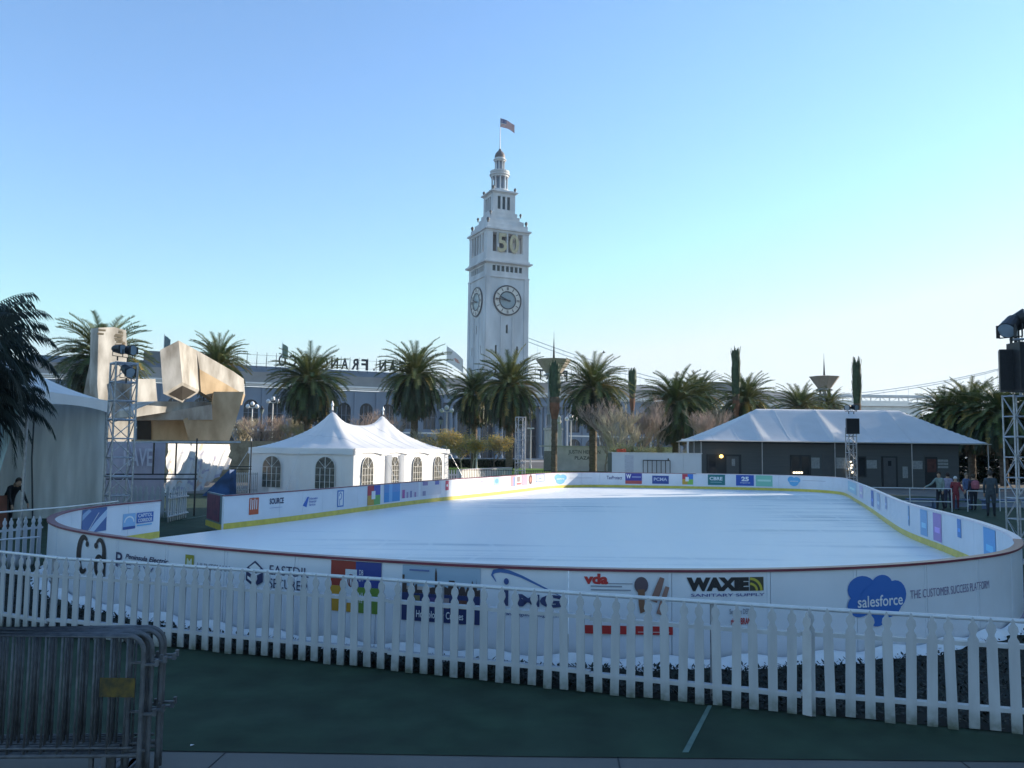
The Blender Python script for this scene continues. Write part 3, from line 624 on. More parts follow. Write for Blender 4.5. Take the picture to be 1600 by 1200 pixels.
# ------------------------------------------------------------------ steel crowd barricades, stacked
GALVD = mat('weathered_barrier_steel', (.115, .12, .13), .6, .3, 14, metal=.3)
def barricade(label):
    t = thing('crowd_barricade', label, 'barricade', 'steel crowd barricades stacked at the left')
    L, H = 2.5, 1.07; r = .12
    def arc(cx, cz, a0, a1, n=6): return [Vector((cx + r * math.cos(R(a0 + (a1 - a0) * i / n)), 0, cz + r * math.sin(R(a0 + (a1 - a0) * i / n)))) for i in range(n + 1)]
    fr = [Vector((-L, 0, .02))] + [Vector((-L, 0, .2))] + arc(-L + r, H - r, 180, 90) + arc(-r, H - r, 90, 0) + [Vector((0, 0, .2)), Vector((0, 0, .02))]
    mb = MB(); mb.tube(fr, .019, 8, caps=True); mb.build('frame', GALVD, t, smooth=True)
    mb = MB(); mb.tube([(-L + .0, 0, .20), (0, 0, .20)], .016, 8); mb.tube([(-L, 0, .255), (-.05, 0, .255)], .010, 6); mb.build('lower_rail', GALVD, t, smooth=True)
    for i in range(20):
        x = -L + (i + 1) * L / 21; mb = MB(); mb.tube([(x, 0, .2), (x, 0, H)], .0085, 6); mb.build('bar', GALVD, t, smooth=True)
    for z in (.86, .50):
        mb = MB(); mb.bar((0, 0, z), (.09, 0, z), .03, .014); mb.box((.10, 0, z + .012), (.022, .03, .05)); mb.build('hook', GALVD, t)
    for x in (-.25, -L + .25):
        mb = MB(); mb.bar((x, -.26, .012), (x, .26, .012), .06, .012, up=(0, 0, 1)); mb.bar((x, 0, .02), (x, 0, .2), .03); mb.build('foot', GALVD, t)
    return t
b0 = barricade('steel crowd barricade nearest the camera, front of the stack at the left'); 
e0 = P(238, 1196)
axis = math.atan2(.05, 1)
labs = ['second steel barricade from the front of the stack', 'third steel barricade from the front of the stack', 'fourth steel barricade, middle of the stack', 'fifth steel barricade, towards the back of the stack', 'sixth steel barricade, second from the back of the stack', 'rearmost steel barricade of the stack, next to the picket fence']
e0.x = Q(221, 1100, 6.36).x
b0.location = (e0.x, 6.36, 0); b0.rotation_euler = (0, 0, R(3))
for i in range(6):
    x = e0.x + (-.12, .02, -.03, .05, -.1, .03)[i] + .0 * i
    dup(b0, (x, 6.36 + .05 * (i + 1), 0), R(3 + (.6, -.4, .3, -.7, .2, .8)[i]), label=labs[i])
tgm = MB(); tgm.box((0, 0, 0), (.26, .006, .14)); 
ys = tgm.build('barrier_tag', mat('worn_yellow_tag', (.15, .105, .02), .8, .5, 14, col2=(.03, .03, .02))); ys.location = (e0.x - .17, 6.325, .70)
tag(ys, 'worn yellow plate fixed on the end of the front steel barricade', 'plate')

# ------------------------------------------------------------------ truss towers, lamps, speakers
def truss(label, w, H, seg, rot, loc, rad=.028):
    t = thing('truss_tower', label, 'truss tower'); h = w / 2; cs_ = [(-h, -h), (h, -h), (h, h), (-h, h)]
    for c in cs_:
        mb = MB(); mb.tube([(c[0], c[1], .04), (c[0], c[1], H)], rad, 8); mb.build('upright', GALV, t)
    n = round(H / seg); seg = (H - .09) / n
    for fi in range(4):
        a, b = cs_[fi], cs_[(fi + 1) % 4]; mb = MB()
        for i in range(n + 1):
            z = min(H - .03, .06 + i * seg); mb.tube([(a[0], a[1], z), (b[0], b[1], z)], rad * (.75 if i % 3 else 1.1), 6)
            if i < n:
                z2 = min(H - .03, .06 + (i + 1) * seg)
                p, q = (a, b) if (i + fi) % 2 else (b, a); mb.tube([(p[0], p[1], z), (q[0], q[1], z2)], rad * .5, 5)
        mb.build('lattice', GALV, t)
    mb = MB(); mb.box((0, 0, .02), (w + .3, w + .3, .04)); mb.build('base_plate', GALV, t)
    t.location = loc; t.rotation_euler = (0, 0, rot); return t
q = Q(183, 800, 23); T1 = truss('tall truss tower beside the left tent, carrying two black lamps', .56, 4.75, .55, R(40), (q.x, 23, 0))
q = Q(813, 700, 55); T2 = truss('slender truss tower standing behind the middle of the rink', .5, 4.6, .52, R(22), (q.x, 55, 0), .03)
q = Q(1330, 700, 50); T3 = truss('truss tower in front of the dark cabin, carrying a square speaker', .46, 4.0, .5, R(2), (q.x, 50, 0), .03)
q = Q(1592, 800, 19.5); T4 = truss('truss tower at the right edge, carrying two tall speakers', .36, 3.9, .5, R(8), (q.x, 19.5, 0), .02)
def parcan(loc, aim, label, s=1.0, group=None):
    t = thing('stage_lamp', label, 'stage lamp', group)
    d = Vector(aim).normalized(); L = .34 * s
    mb = MB(); mb.tube([-d * L * .55, -d * L * .35, d * L * .1, d * L * .5], [.06 * s, .10 * s, .12 * s, .14 * s], 14); mb.build('can', BLACKM, t)
    mb = MB(); mb.tube([d * (L * .5 + .002), d * (L * .5 + .008)], .125 * s, 14); mb.build('lens', LENS, t)
    x = Vector((0, 0, 1)).cross(d).normalized()
    mb = MB(); mb.tube([x * .17 * s, x * .17 * s + Vector((0, 0, -.2 * s)), x * -.17 * s + Vector((0, 0, -.2 * s)), x * -.17 * s], .012 * s, 5); mb.tube([(0, 0, -.2 * s), (0, 0, -.32 * s)], .02 * s, 6); mb.build('yoke', BLACKM, t)
    for sx in (-1, 1): mb = MB(); mb.box(d * L * .55 + x * sx * .13 * s, (.04 * s, .02, .2 * s)); mb.build('barn_door', BLACKM, t)
    t.location = loc; return t
z1 = 4.75
q = Q(187, 546, 22.9); parcan((q.x, 22.8, q.z), (.9, -.35, -.1), 'left black stage lamp on top of the left truss tower', 1.0)
q = Q(200, 547, 22.9); parcan((q.x, 22.9, q.z), (.9, -.3, -.05), 'right black stage lamp on top of the left truss tower', 1.05)
q = Q(198, 578, 22.5); parcan((q.x, 22.5, q.z), (.75, -.5, -.45), 'black stage lamp hanging below the top of the left truss tower', 1.1)
q = Q(1326, 636, 49.9); parcan((q.x, 49.9, q.z), (-.6, -.6, -.2), 'left small lamp above the square speaker by the cabin', 1.3)
q = Q(1335, 636, 49.9); parcan((q.x, 50.0, q.z), (.3, -.8, -.2), 'right small lamp above the square speaker by the cabin', 1.3)
q = Q(1579, 507, 19.3); parcan((q.x, 19.3, q.z), (-.6, -.4, -.6), 'left black stage lamp above the tall speakers', 1.5)
q = Q(1594, 503, 19.3); parcan((q.x, 19.5, q.z), (.5, -.5, .3), 'right black stage lamp above the tall speakers, cut by the photo edge', 1.7)
mb = MB()
for x_ in (1583, 1590, 1597): 
    a_ = Q(x_, 533, 19.4); mb.tube([(a_.x, 19.4, a_.z), (a_.x, 19.4, a_.z + .32)], .012, 6)
a_, b_ = Q(1578, 531, 19.4), Q(1615, 529, 19.4); mb.tube([a_, b_], .028, 8)
a_ = Q(1592, 531, 19.5); mb.tube([(a_.x, 19.5, 3.9), (a_.x, 19.5, a_.z)], .03, 8)
o = mb.build('lamp_bar', GALV); tag(o, 'short steel crossbar with uprights holding the lamps above the right speakers', 'lamp bar')
def speaker(loc, sz, label, rz=0):
    t = thing('loudspeaker', label, 'loudspeaker'); w_, d_, h_ = sz
    mb = MB(); poly = [Vector((-w_ / 2, -d_ / 2, 0)), Vector((w_ / 2, -d_ / 2, 0)), Vector((w_ * .32, d_ / 2, 0)), Vector((-w_ * .32, d_ / 2, 0))]
    mb.extrude(poly, (0, 0, h_)); mb.build('cabinet', BLACKM, t)
    mb = MB(); mb.box((0, -d_ / 2 - .006, h_ / 2), (w_ * .92, .008, h_ * .95)); mb.build('grille', BLACKF, t)
    mb = MB(); mb.bar((0, d_ * .5, h_ * .3), (0, d_ * .5 + .2, h_ * .3), .05); mb.build('bracket', BLACKM, t)
    t.location = loc; t.rotation_euler = (0, 0, rz); return t
q = Q(1569, 612, 19.2); q2 = Q(1569, 548, 19.2); speaker((q.x, 19.1, q.z), (.34, .4, q2.z - q.z), 'slimmer black loudspeaker left of its pair on the right truss tower', R(-18))
q = Q(1592, 612, 18.9); q2 = Q(1592, 536, 18.9); speaker((q.x + .08, 18.9, q.z), (.5, .5, q2.z - q.z), 'larger black loudspeaker at the right photo edge on the truss tower', R(10))
q = Q(1330, 678, 49.6); q2 = Q(1330, 654, 49.6); speaker((q.x, 49.55, q.z), (.76, .5, q2.z - q.z), 'square black loudspeaker on the truss tower before the cabin')

# ------------------------------------------------------------------ marquee with two peaks
def fabric_wall(name, p0, p1, z0, z1, mat_, parent, amp=.02, gap=None, seed=0, top=None, freq=9.0):
    p0, p1 = Vector((p0[0], p0[1], 0)), Vector((p1[0], p1[1], 0)); L = (p1 - p0).length; d = (p1 - p0) / L; n = Vector((d.y, -d.x, 0)); rr = random.Random(seed)
    nu, nv = max(8, int(L / .06)), 14; ph = [rr.uniform(0, 6) for _ in range(4)]; vs = []
    for i in range(nu + 1):
        u = i / nu * L
        for j in range(nv + 1):
            t = j / nv; zt_ = top(u) if top else z1; z = z0 + (zt_ - z0) * t
            f = (math.sin(u * freq * .5 + ph[0] + 1.2 * (1 - t)) + .6 * math.sin(u * freq + ph[1] - 2 * t) + .4 * math.sin(u * freq * 2.1 + ph[2])) * amp * (.35 + .65 * (1 - t) + .2 * math.sin(3 * t + ph[3]))
            if j == nv: f = 0
            vs.append(p0 + d * u + n * f + Vector((0, 0, z)))
    mb = MB(); mb.add(vs, [(i * (nv + 1) + j, (i + 1) * (nv + 1) + j, (i + 1) * (nv + 1) + j + 1, i * (nv + 1) + j + 1) for i in range(nu) for j in range(nv)])
    return mb.build(name, mat_, parent, smooth=True, fix=False)
MUNT = mat('window_muntin', (.72, .72, .70), .5, .05, 3)
def arch_window(parent, p0, d, n, cx, w, z0, z1):
    """tent window: vinyl pane with 4 columns of muntins and an arched head"""
    c = Vector(p0) + d * cx + n * .06; r = w / 2; zs = z1 - r
    poly = [c - d * r + Vector((0, 0, z0)), c + d * r + Vector((0, 0, z0))] + [c + d * r * math.cos(R(a)) + Vector((0, 0, zs + r * math.sin(R(a)))) for a in range(0, 181, 15)]
    mb = MB(); mb.extrude(poly, -n * .02); w_ = mb.build('window', VINYL, parent)
    mb = MB(); bw = .028
    for i in range(5):
        x = -r + i * w / 4; zt = zs + (math.sqrt(max(0, r * r - x * x)) if i == 2 else 0)
        mb.bar(c + d * x + n * .004 + Vector((0, 0, z0)), c + d * x + n * .004 + Vector((0, 0, zt)), bw, .012, up=tuple(n))
    k = max(2, round((zs - z0) / (w / 4 * 1.05)))
    for j in range(k + 1):
        z = z0 + (zs - z0) * j / k; mb.bar(c - d * r + n * .007 + Vector((0, 0, z)), c + d * r + n * .007 + Vector((0, 0, z)), .012, bw, up=tuple(n))
    for a in (45, 135): mb.bar(c + n * .009 + Vector((0, 0, zs)), c + n * .009 + d * r * math.cos(R(a)) + Vector((0, 0, zs + r * math.sin(R(a)))), .012, bw, up=tuple(n))
    for a in range(0, 180, 15):
        mb.bar(c + n * .005 + d * r * math.cos(R(a)) + Vector((0, 0, zs + r * math.sin(R(a)))), c + n * .005 + d * r * math.cos(R(a + 15)) + Vector((0, 0, zs + r * math.sin(R(a + 15)))), bw, .012, up=tuple(n))
    mb.build('muntins', MUNT, w_)
def tent_roof(parent, O, a, b, LA, LB, ze, hip, peaks, ph, pr_, pw_=1.3, nu=46, nv=70, valance=.32, bays=(2, 4), wr=.02):
    vs = []; md = min(LA, LB) / 2
    def zz(u, v):
        d_ = max(0, min(u, LA - u, v, LB - v)); z = ze + hip * (d_ / md) ** pw_
        for (pu, pv) in peaks:
            z += ph * math.exp(-math.hypot(u - pu, v - pv) / pr_)
        e = 1 - min(1, d_ / .3); 
        z -= ph * sum(math.exp(-math.hypot(u - pu, v - pv) / pr_) for pu, pv in peaks) * e
        for (pu, pv) in peaks:
            rr_ = math.hypot(u - pu, v - pv); an = math.atan2(v - pv, u - pu); z += wr * 1.6 * math.sin(an * 14) * math.exp(-((rr_ - 1.6) / .9) ** 2)
        return z
    for i in range(nu + 1):
        for j in range(nv + 1):
            u, v = LA * i / nu, LB * j / nv; vs.append(O + a * u + b * v + Vector((0, 0, zz(u, v))))
    mb = MB(); mb.add(vs, [(i * (nv + 1) + j, (i + 1) * (nv + 1) + j, (i + 1) * (nv + 1) + j + 1, i * (nv + 1) + j + 1) for i in range(nu) for j in range(nv)])
    mb.build('roof', CANVAS, parent, smooth=True, fix=False)
    cor = [O, O + a * LA, O + a * LA + b * LB, O + b * LB]; cen = O + a * LA / 2 + b * LB / 2
    for k in range(4):
        p, q = cor[k], cor[(k + 1) % 4]; L = (q - p).length; d = (q - p) / L; n = Vector((d.y, -d.x, 0)); n = n if n.dot((p + q) / 2 - cen) > 0 else -n
        nb = bays[k % 2]; N = 16 * nb; vs = []
        for i in range(N + 1):
            t = i / N; f = (t * nb) % 1 if i < N else 0
            lo = ze - valance + .13 * (4 * f * (1 - f)) if k % 2 else ze - valance + .03 * (4 * f * (1 - f))
            vs += [p + d * L * t + n * .09 + Vector((0, 0, ze + .005)), p + d * L * t + n * (.11 + .01 * math.sin(t * 60)) + Vector((0, 0, lo))]
        mb = MB(); mb.add(vs, [(2 * i, 2 * i + 1, 2 * i + 3, 2 * i + 2) for i in range(N)]); 
        mb.add([p + n * .09 + Vector((0, 0, ze + .006)), q + n * .09 + Vector((0, 0, ze + .006)), q - n * .01 + Vector((0, 0, ze + .006)), p - n * .01 + Vector((0, 0, ze + .006))], [(0, 1, 2, 3)])
        mb.build('valance', CANVAS, parent, smooth=False, fix=False)
    return zz
bt = thing('marquee_tent', 'white marquee with two peaks and arched windows beside the left rink boards', 'tent')
O = Vector((-7.95, 42.2, 0)); ta = Vector((-.94, .34, 0)).normalized(); tb = Vector((.34, .94, 0)).normalized(); LA, LB = 6.3, 11.6
pks = [(3.15, 2.9), (3.15, 8.7)]
zf = tent_roof(bt, O, ta, tb, LA, LB, 2.4, 1.25, pks, .92, .95)
SEAM = mat('canvas_seam', (.58, .60, .63), .6, .1, 3)
for pts_ in [[(u, v_) for u in [k_ * LA / 60 for k_ in range(61)]] for v_ in (1.45, 2.9, 4.35, 5.8, 7.25, 8.7, 10.15)] + [[(3.15, k_ * LB / 80) for k_ in range(81)]]:
    mb = MB(); mb.tube([O + ta * u + tb * v + Vector((0, 0, zf(u, v) + .003)) for u, v in pts_], .006, 4); mb.build('roof_seam', SEAM, bt)
for (u, v, du, dv) in ((0, 0, -1.1, -.8), (LA, 0, 1.0, -.9), (0, LB, -1.1, .8), (0, 2.9, -1.3, 0), (0, 8.7, -1.3, 0), (3.15, 0, 0, -1.3)):
    mb = MB(); a_ = O + ta * u + tb * v + Vector((0, 0, 2.36)); b2 = O + ta * (u + du) + tb * (v + dv) + Vector((0, 0, .02)); mb.tube([a_, b2], .012, 4); mb.build('guy_rope', WHPIPE, bt)
fabric_wall('wall', O, O + ta * LA, 0, 2.38, CANVAS, bt, .03, seed=1); fabric_wall('wall', O, O + tb * LB, 0, 2.38, CANVAS, bt, .02, seed=2)
fabric_wall('wall', O + ta * LA, O + ta * LA + tb * LB, 0, 2.38, CANVAS, bt, .02, seed=3); fabric_wall('wall', O + tb * LB, O + ta * LA + tb * LB, 0, 2.38, CANVAS, bt, .02, seed=4)
nA = Vector((-tb.x, -tb.y, 0)); nB = -ta
for cx in (1.62, 4.85): arch_window(bt, O, ta, nA, cx, 1.16, .34, 1.98)
for cx in (1.35, 7.15, 10.0): arch_window(bt, O, tb, nB, cx, 1.16, .34, 1.98)
# doorway bay: hanging clear door between gathered drapes
arch_window(bt, O, tb, nB, 4.3, 1.0, .1, 2.0)
for c_ in (3.55, 5.05):
    mb = MB(); pts = []
    for i in range(8):
        for k in range(2):
            pts.append(O + tb * (c_ + (i - 3.5) * .07) + nB * (.10 + .05 * (i % 2)) + Vector((0, 0, .05 + 2.05 * k)))
    mb.add(pts, [(2 * i, 2 * i + 2, 2 * i + 3, 2 * i + 1) for i in range(7)]); mb.build('drape', CANVAS, bt, fix=False)
for pu, pv in pks:
    p = O + ta * pu + tb * pv + Vector((0, 0, 4.5)); mb = MB(); mb.tube([p, p + Vector((0, 0, .2)), p + Vector((0, 0, .28)), p + Vector((0, 0, .52))], [.06, .045, .09, .01], 8); mb.build('finial', WHPIPE, bt)
rebase(bt, O)

# ------------------------------------------------------------------ left tent, open in front, with drawn curtain
lt = thing('canopy_tent', 'white canopy tent at the left edge, its open side showing grey inner walls', 'tent')
A_, B_, C_, D_ = Vector((-13.15, 22.6, 0)), Vector((-13.72, 28.2, 0)), Vector((-20.0, 27.1, 0)), Vector((-18.9, 21.5, 0))
la, lb_ = (D_ - A_).normalized(), (B_ - A_).normalized()
tent_roof(lt, A_, la, lb_, (D_ - A_).length, (B_ - A_).length, 3.95, 1.25, [(2.9, 2.85)], 1.0, .9, 1.25, nu=40, nv=40, valance=.42, bays=(1, 1), wr=.015)
fabric_wall('inner_wall', B_, C_, 0, 3.93, CANVAS_D, lt, .05, seed=6, freq=5); fabric_wall('inner_wall', C_, D_, 0, 3.93, CANVAS_D, lt, .05, seed=7, freq=5)
for p in (A_, B_, C_, D_):
    mb = MB(); mb.tube([(p.x, p.y, 0), (p.x, p.y, 3.94)], .04, 8); mb.build('pole', GALV, lt)
for t_ in (.34, .7):
    p = B_.lerp(C_, t_) + Vector((.0, -.14, 0)); mb = MB(); mb.tube([(p.x + .12, p.y, 0), (p.x, p.y - .04, 2.0), (p.x - .02, p.y, 3.9)], .025, 6); mb.build('seam_pole', mat('dark_pole', (.07, .07, .08), .6, .1, 3), lt)
vs = []; NU, NV = 46, 22
for j in range(NV + 1):
    t = j / NV; z = 3.93 * t + .02; right = .02 + .95 * (1 - t) ** .8 * (1 if t > .28 else (.72 + .28 * t / .28)); fold = .07 + .05 * (1 - t)
    for i in range(NU + 1):
        u = right + (5.6 - right) * i / NU; f = math.sin(i * 1.15 + .8 * t) * fold + .4 * fold * math.sin(i * 2.7)
        vs.append(A_ + la * u + Vector((la.y, -la.x, 0)) * (f + .06) + Vector((0, 0, z)))
mb = MB(); mb.add(vs, [(j * (NU + 1) + i, j * (NU + 1) + i + 1, (j + 1) * (NU + 1) + i + 1, (j + 1) * (NU + 1) + i) for j in range(NV) for i in range(NU)]); mb.build('curtain', CYANC, lt, smooth=True, fix=False)
rebase(lt, A_)

# ------------------------------------------------------------------ dark cabin and its frame canopy
cb = thing('rental_cabin', 'long dark grey single storey cabin with doors and notices under the white canopy', 'cabin')
CY = 61.0; X0, X1 = 13.95, 32.7
mb = MB(); mb.box(((X0 + X1) / 2, CY + 2.3, 1.55), (X1 - X0, 4.6, 3.1)); mb.build('wall', SIDING, cb)
mb = MB(); mb.box(((X0 + X1) / 2, CY + 2.3, 3.16), (X1 - X0 + .2, 4.8, .12)); mb.build('roof', DARKTRIM, cb)
def wx(px): return (px - 800) / FPX * CY
def wz(px, py): return Q(px, py, CY).z
def panel(x0, x1, y0, y1, m_, nm, dep=.05, par=None):
    z1 = wz((x0 + x1) / 2, y0); z0 = max(.06, wz((x0 + x1) / 2, y1)); mb = MB(); mb.box(((wx(x0) + wx(x1)) / 2, CY - dep / 2, (z0 + z1) / 2), (wx(x1) - wx(x0), dep, z1 - z0)); return mb.build(nm, m_, par or cb)
f_ = panel(1104, 1158, 710, 762, DARKTRIM, 'door_surround', .05)
panel(1108, 1118, 713, 758, GLASSD, 'window', .07, f_); w_ = panel(1135, 1154, 713, 762, DOORG, 'door', .07); panel(1143, 1148, 717, 728, SIGNG, 'notice', .09, w_)
w_ = panel(1234, 1266, 711, 744, DARKTRIM, 'window', .06); panel(1237, 1248, 714, 741, GLASSD, 'pane', .075, w_); panel(1252, 1263, 714, 741, GLASSD, 'pane', .075, w_)
for (x0, x1, y0, y1) in ((1267, 1280, 715, 732), (1306, 1320, 715, 732), (1353, 1369, 719, 732), (1425, 1440, 720, 733), (1409, 1417, 729, 747)): panel(x0, x1, y0, y1, SIGNG, 'notice', .03)
w_ = panel(1285, 1299, 711, 762, DOORG, 'door', .05); w_ = panel(1339, 1352, 713, 745, DARKTRIM, 'window', .06); panel(1341, 1350, 715, 743, GLASSD, 'pane', .075, w_)
w_ = panel(1376, 1401, 713, 762, DARKTRIM, 'door', .05); panel(1379, 1398, 715, 762, DOORG, 'door_leaf', .07, w_); panel(1386, 1391, 720, 728, GLASSD, 'pane', .09, w_)
w_ = panel(1444, 1463, 714, 762, DARKTRIM, 'door', .05); panel(1447, 1461, 717, 738, mat('faded_red_poster', (.09, .035, .03), .7, .4, 4), 'poster', .07, w_)
z_ = wz(1472, 718)
for i in range(3): panel(1464, 1480, 718 + i * 5, 721.5 + i * 5, SIGNG, 'notice', .03)
mb = MB(); L_ = Q(1126, 713, CY); mb.lathe([(.05, -.12), (.13, -.06), (.14, .05), (.06, .12)], (L_.x, CY - .2, L_.z), 10); lm = mb.build('wall_lamp', mat('lit_lamp', (1, .60, .15), .4, 0, 1, emit=2.2), cb)
mb = MB(); mb.bar((L_.x, CY - .02, L_.z + .12), (L_.x, CY - .22, L_.z + .14), .05); mb.build('bracket', BLACKM, lm)
rebase(cb, (X0, CY, 0))
mb = MB(); 
for i in range(4): p = Q(1241 + i * 4, 738.5, CY - .3); mb.box((p.x, CY - .25, p.z), (.13, .04, .12))
for (px_, py_) in ((1329, 721), (1332, 727), (1328, 733), (1333, 738), (1330, 731)): p = Q(px_, py_, CY - .3); mb.box((p.x, CY - .25, p.z), (.17, .04, .13))
tag(mb.build('lit_display', mat('lit_display', (1, .85, .6), .5, 0, 1, emit=1.6)), 'small row of warm lit display lights in the cabin windows', 'display lights')

cn = thing('frame_canopy', 'long white frame canopy with sloping roof standing over the dark cabin', 'tent')
EX0, EX1, EY0, EY1, EZ, RZ = 13.6, 34.5, 60.1, 68.2, 3.28, 5.82; RX0, RX1, RYm = 18.95, 29.85, 64.1
def canopy_z(x, y):
    if y <= RYm: t = (y - EY0) / (RYm - EY0)
    else: t = (EY1 - y) / (EY1 - RYm)
    tl_ = (x - EX0) / (RX0 - EX0); tr = (EX1 - x) / (EX1 - RX1); t = min(t, tl_, tr)
    t = max(0, min(1, t)); z = EZ + (RZ - EZ) * (t ** 1.12)
    if y < RYm:
        for sx, k in ((18.1 + .0, .55), (23.35, 1.0), (28.9, .3)):
            dx = x - sx; wd = (1.25 if k > .5 else .9) * (1 - t) * k + .08
            if 0 <= dx < wd: z += .26 * k * (1 - t * .9) * (1 - dx / wd) * min(1, t * 12)
            elif -.18 < dx < 0: z += .26 * k * (1 - t * .9) * (1 + dx / .18) * min(1, t * 12)
    if tl_ < .35 and y < RYm: z += .035 * math.sin(y * 5.5 + x * 2) * (.35 - tl_) / .35
    return z
NX, NY = 170, 30; vs = [Vector((EX0 + (EX1 - EX0) * i / NX, EY0 + (EY1 - EY0) * j / NY, canopy_z(EX0 + (EX1 - EX0) * i / NX, EY0 + (EY1 - EY0) * j / NY))) for i in range(NX + 1) for j in range(NY + 1)]
mb = MB(); mb.add(vs, [(i * (NY + 1) + j, (i + 1) * (NY + 1) + j, (i + 1) * (NY + 1) + j + 1, i * (NY + 1) + j + 1) for i in range(NX) for j in range(NY)]); mb.build('roof', CANVAS, cn, smooth=True, fix=False)
for sx_ in (14.6, 16.4, 18.1, 20.2, 23.35, 26.2, 28.9, 31.2, 33.0):
    mb = MB(); mb.tube([(sx_, EY0 + (EY1 - EY0) * k_ / 60, canopy_z(sx_, EY0 + (EY1 - EY0) * k_ / 60) + .003) for k_ in range(61)], .009, 4); mb.build('roof_seam', SEAM, cn)
for (a, b) in (((EX0, EY0), (EX1, EY0)), ((EX0, EY1), (EX1, EY1)), ((EX0, EY0), (EX0, EY1)), ((EX1, EY0), (EX1, EY1))):
    p, q = Vector(a), Vector(b); mb = MB(); d = (q - p).normalized(); n = Vector((d.y, -d.x)) * .03; c0 = Vector(((EX0 + EX1) / 2, (EY0 + EY1) / 2))
    if n.dot((p + q) / 2 - c0) < 0: n = -n
    mb.bar((p.x + n.x, p.y + n.y, EZ - .06), (q.x + n.x, q.y + n.y, EZ - .06), .03, .20, up=(n.x * 33, n.y * 33, 0)); mb.build('valance', mat('canopy_valance', (.62, .60, .52), .6, .1, 2), cn)
for x in (EX0 + .1, 18.1, 23.35, 28.9, EX1 - .1):
    for y in (EY0 + .08, EY1 - .08):
        mb = MB(); mb.tube([(x, y, 0), (x, y, EZ - .1)], .035, 8); mb.build('post', GALV, cn)
for y in (62.5, 65.0): mb = MB(); mb.tube([(EX0 + .1, y, 0), (EX0 + .1, y, EZ - .1)], .035, 8); mb.build('post', GALV, cn)
rebase(cn, (EX0, EY0, 0))

# white site wall left of the cabin
sw_ = thing('site_wall', 'pale white temporary wall between the lawn and the dark cabin', 'wall')
ax, bx = (957 - 800) / FPX * 57, (1096.5 - 800) / FPX * 57
npn = 5
for i in range(npn):
    mb = MB(); x0 = ax + (bx - ax) * i / npn; x1 = ax + (bx - ax) * (i + 1) / npn; mb.box(((x0 + x1) / 2, 57.05, 1.15), (x1 - x0 - .01, .08, 2.28)); mb.build('wall_panel', CONTW, sw_)
mb = MB(); mb.box(((ax + bx) / 2, 57.03, 2.32), (bx - ax + .1, .14, .05)); mb.build('top_trim', WHPIPE, sw_)
mb = MB(); q = Q(983, 720, 57); mb.box((q.x, 56.995, 1.5), (.6, .012, 1.3)); mb.build('faded_poster', mat('faded_poster', (.48, .52, .60), .6, .15, 4, stretch=(1, 1, 6)), sw_)
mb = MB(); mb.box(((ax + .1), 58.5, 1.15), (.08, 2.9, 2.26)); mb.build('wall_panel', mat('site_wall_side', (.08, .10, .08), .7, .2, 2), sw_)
rebase(sw_, (ax, 57, 0))
gr = thing('metal_grille', 'dark upright bar grille leaning on the white site wall', 'grille')
q0, q1 = Q(1005, 740, 56.8), Q(1047, 740, 56.8); zt_ = Q(1026, 719.5, 56.8).z
mb = MB(); mb.bar((q0.x, 56.8, zt_), (q1.x, 56.8, zt_), .06); mb.bar((q0.x, 56.8, .3), (q1.x, 56.8, .3), .06); mb.bar((q1.x - .12, 56.8, zt_), (q1.x - .12, 56.8, zt_ + .15), .08); mb.build('frame', BLACKM, gr)
for i in range(7): x = q0.x + (q1.x - q0.x) * i / 6; mb = MB(); mb.bar((x, 56.8, .02), (x, 56.8, zt_), .07 if i in (0, 6) else .085, .04); mb.build('bar', BLACKM, gr)
rebase(gr, (q0.x, 56.8, 0))
fl = MB(); rr = random.Random(9)
for i in range(260):
    p = Q(965 + rr.random() * 12, 706 - rr.random() * 4, 58.6); p += Vector((0, rr.uniform(-.3, .3), 0)); fl.box(p, (.07, .07, .05), rz=rr.random())
for i in range(5): p = Q(966 + i * 2.2, 706, 58.6); fl.tube([(p.x, 58.6, 0), (p.x, 58.6, p.z)], .02, 4)
tag(fl.build('red_flowers', mat('red_flower', (.55, .10, .05), .6, .3, 9)), 'small bunch of orange red flowers showing over the left end of the white site wall', 'flowers')

# ------------------------------------------------------------------ rails and low blue benches at the right
def rail(label, pts, hs, posts=True, grp='pale steel rails beside the cabin'):
    t = thing('steel_rail', label, 'railing', grp)
    for h_ in hs: mb = MB(); mb.tube([(x, y, h_) for x, y in pts], .022, 7); mb.build('rail', WHPIPE, t)
    for x, y in pts: mb = MB(); mb.tube([(x, y, 0), (x, y, max(hs))], .022, 7); mb.build('post', WHPIPE, t)
    rebase(t, (pts[0][0], pts[0][1], 0))
rail('long pale rail between the cabin and the right rink boards', [(15.4, 36.5), (17.3, 36.3), (19.0, 36.1)], (1.0, .44))
rail('short pale rail frame between the woman in red and the dark coated man', [(19.9, 36.5), (20.75, 36.5)], (.9, .3))
rail('pale rail behind the dark coated man at the right edge', [(21.6, 37), (23.4, 37), (25.5, 37)], (1.0, .42))
BLUEB = mat('blue_grey_bench', (.12, .17, .30), .6, .3, 2)
for i, (px, w_) in enumerate(((1440, 1.3), (1505, .9), (1572, 2.2))):
    q = P(px, 792); t = thing('low_bench', ['low blue grey bench behind the long pale rail', 'low blue grey bench behind the short rail frame', 'long low blue grey bench by the right edge'][i], 'bench', 'low blue grey benches at the right')
    x, y = q.x * 38.3 / q.y, 38.3
    mb = MB(); mb.box((0, 0, .42), (w_, .38, .06)); mb.build('seat', BLUEB, t)
    for sx in (-1, 1): mb = MB(); mb.box((sx * (w_ / 2 - .12), 0, .195), (.06, .34, .39)); mb.build('leg', BLUEB, t)
    mb = MB(); mb.box((0, 0, .2), (w_ - .36, .04, .2)); mb.build('brace', mat('pale_blue_brace', (.3, .36, .5), .6, .2, 2), t)
    t.location = (x, y, 0)

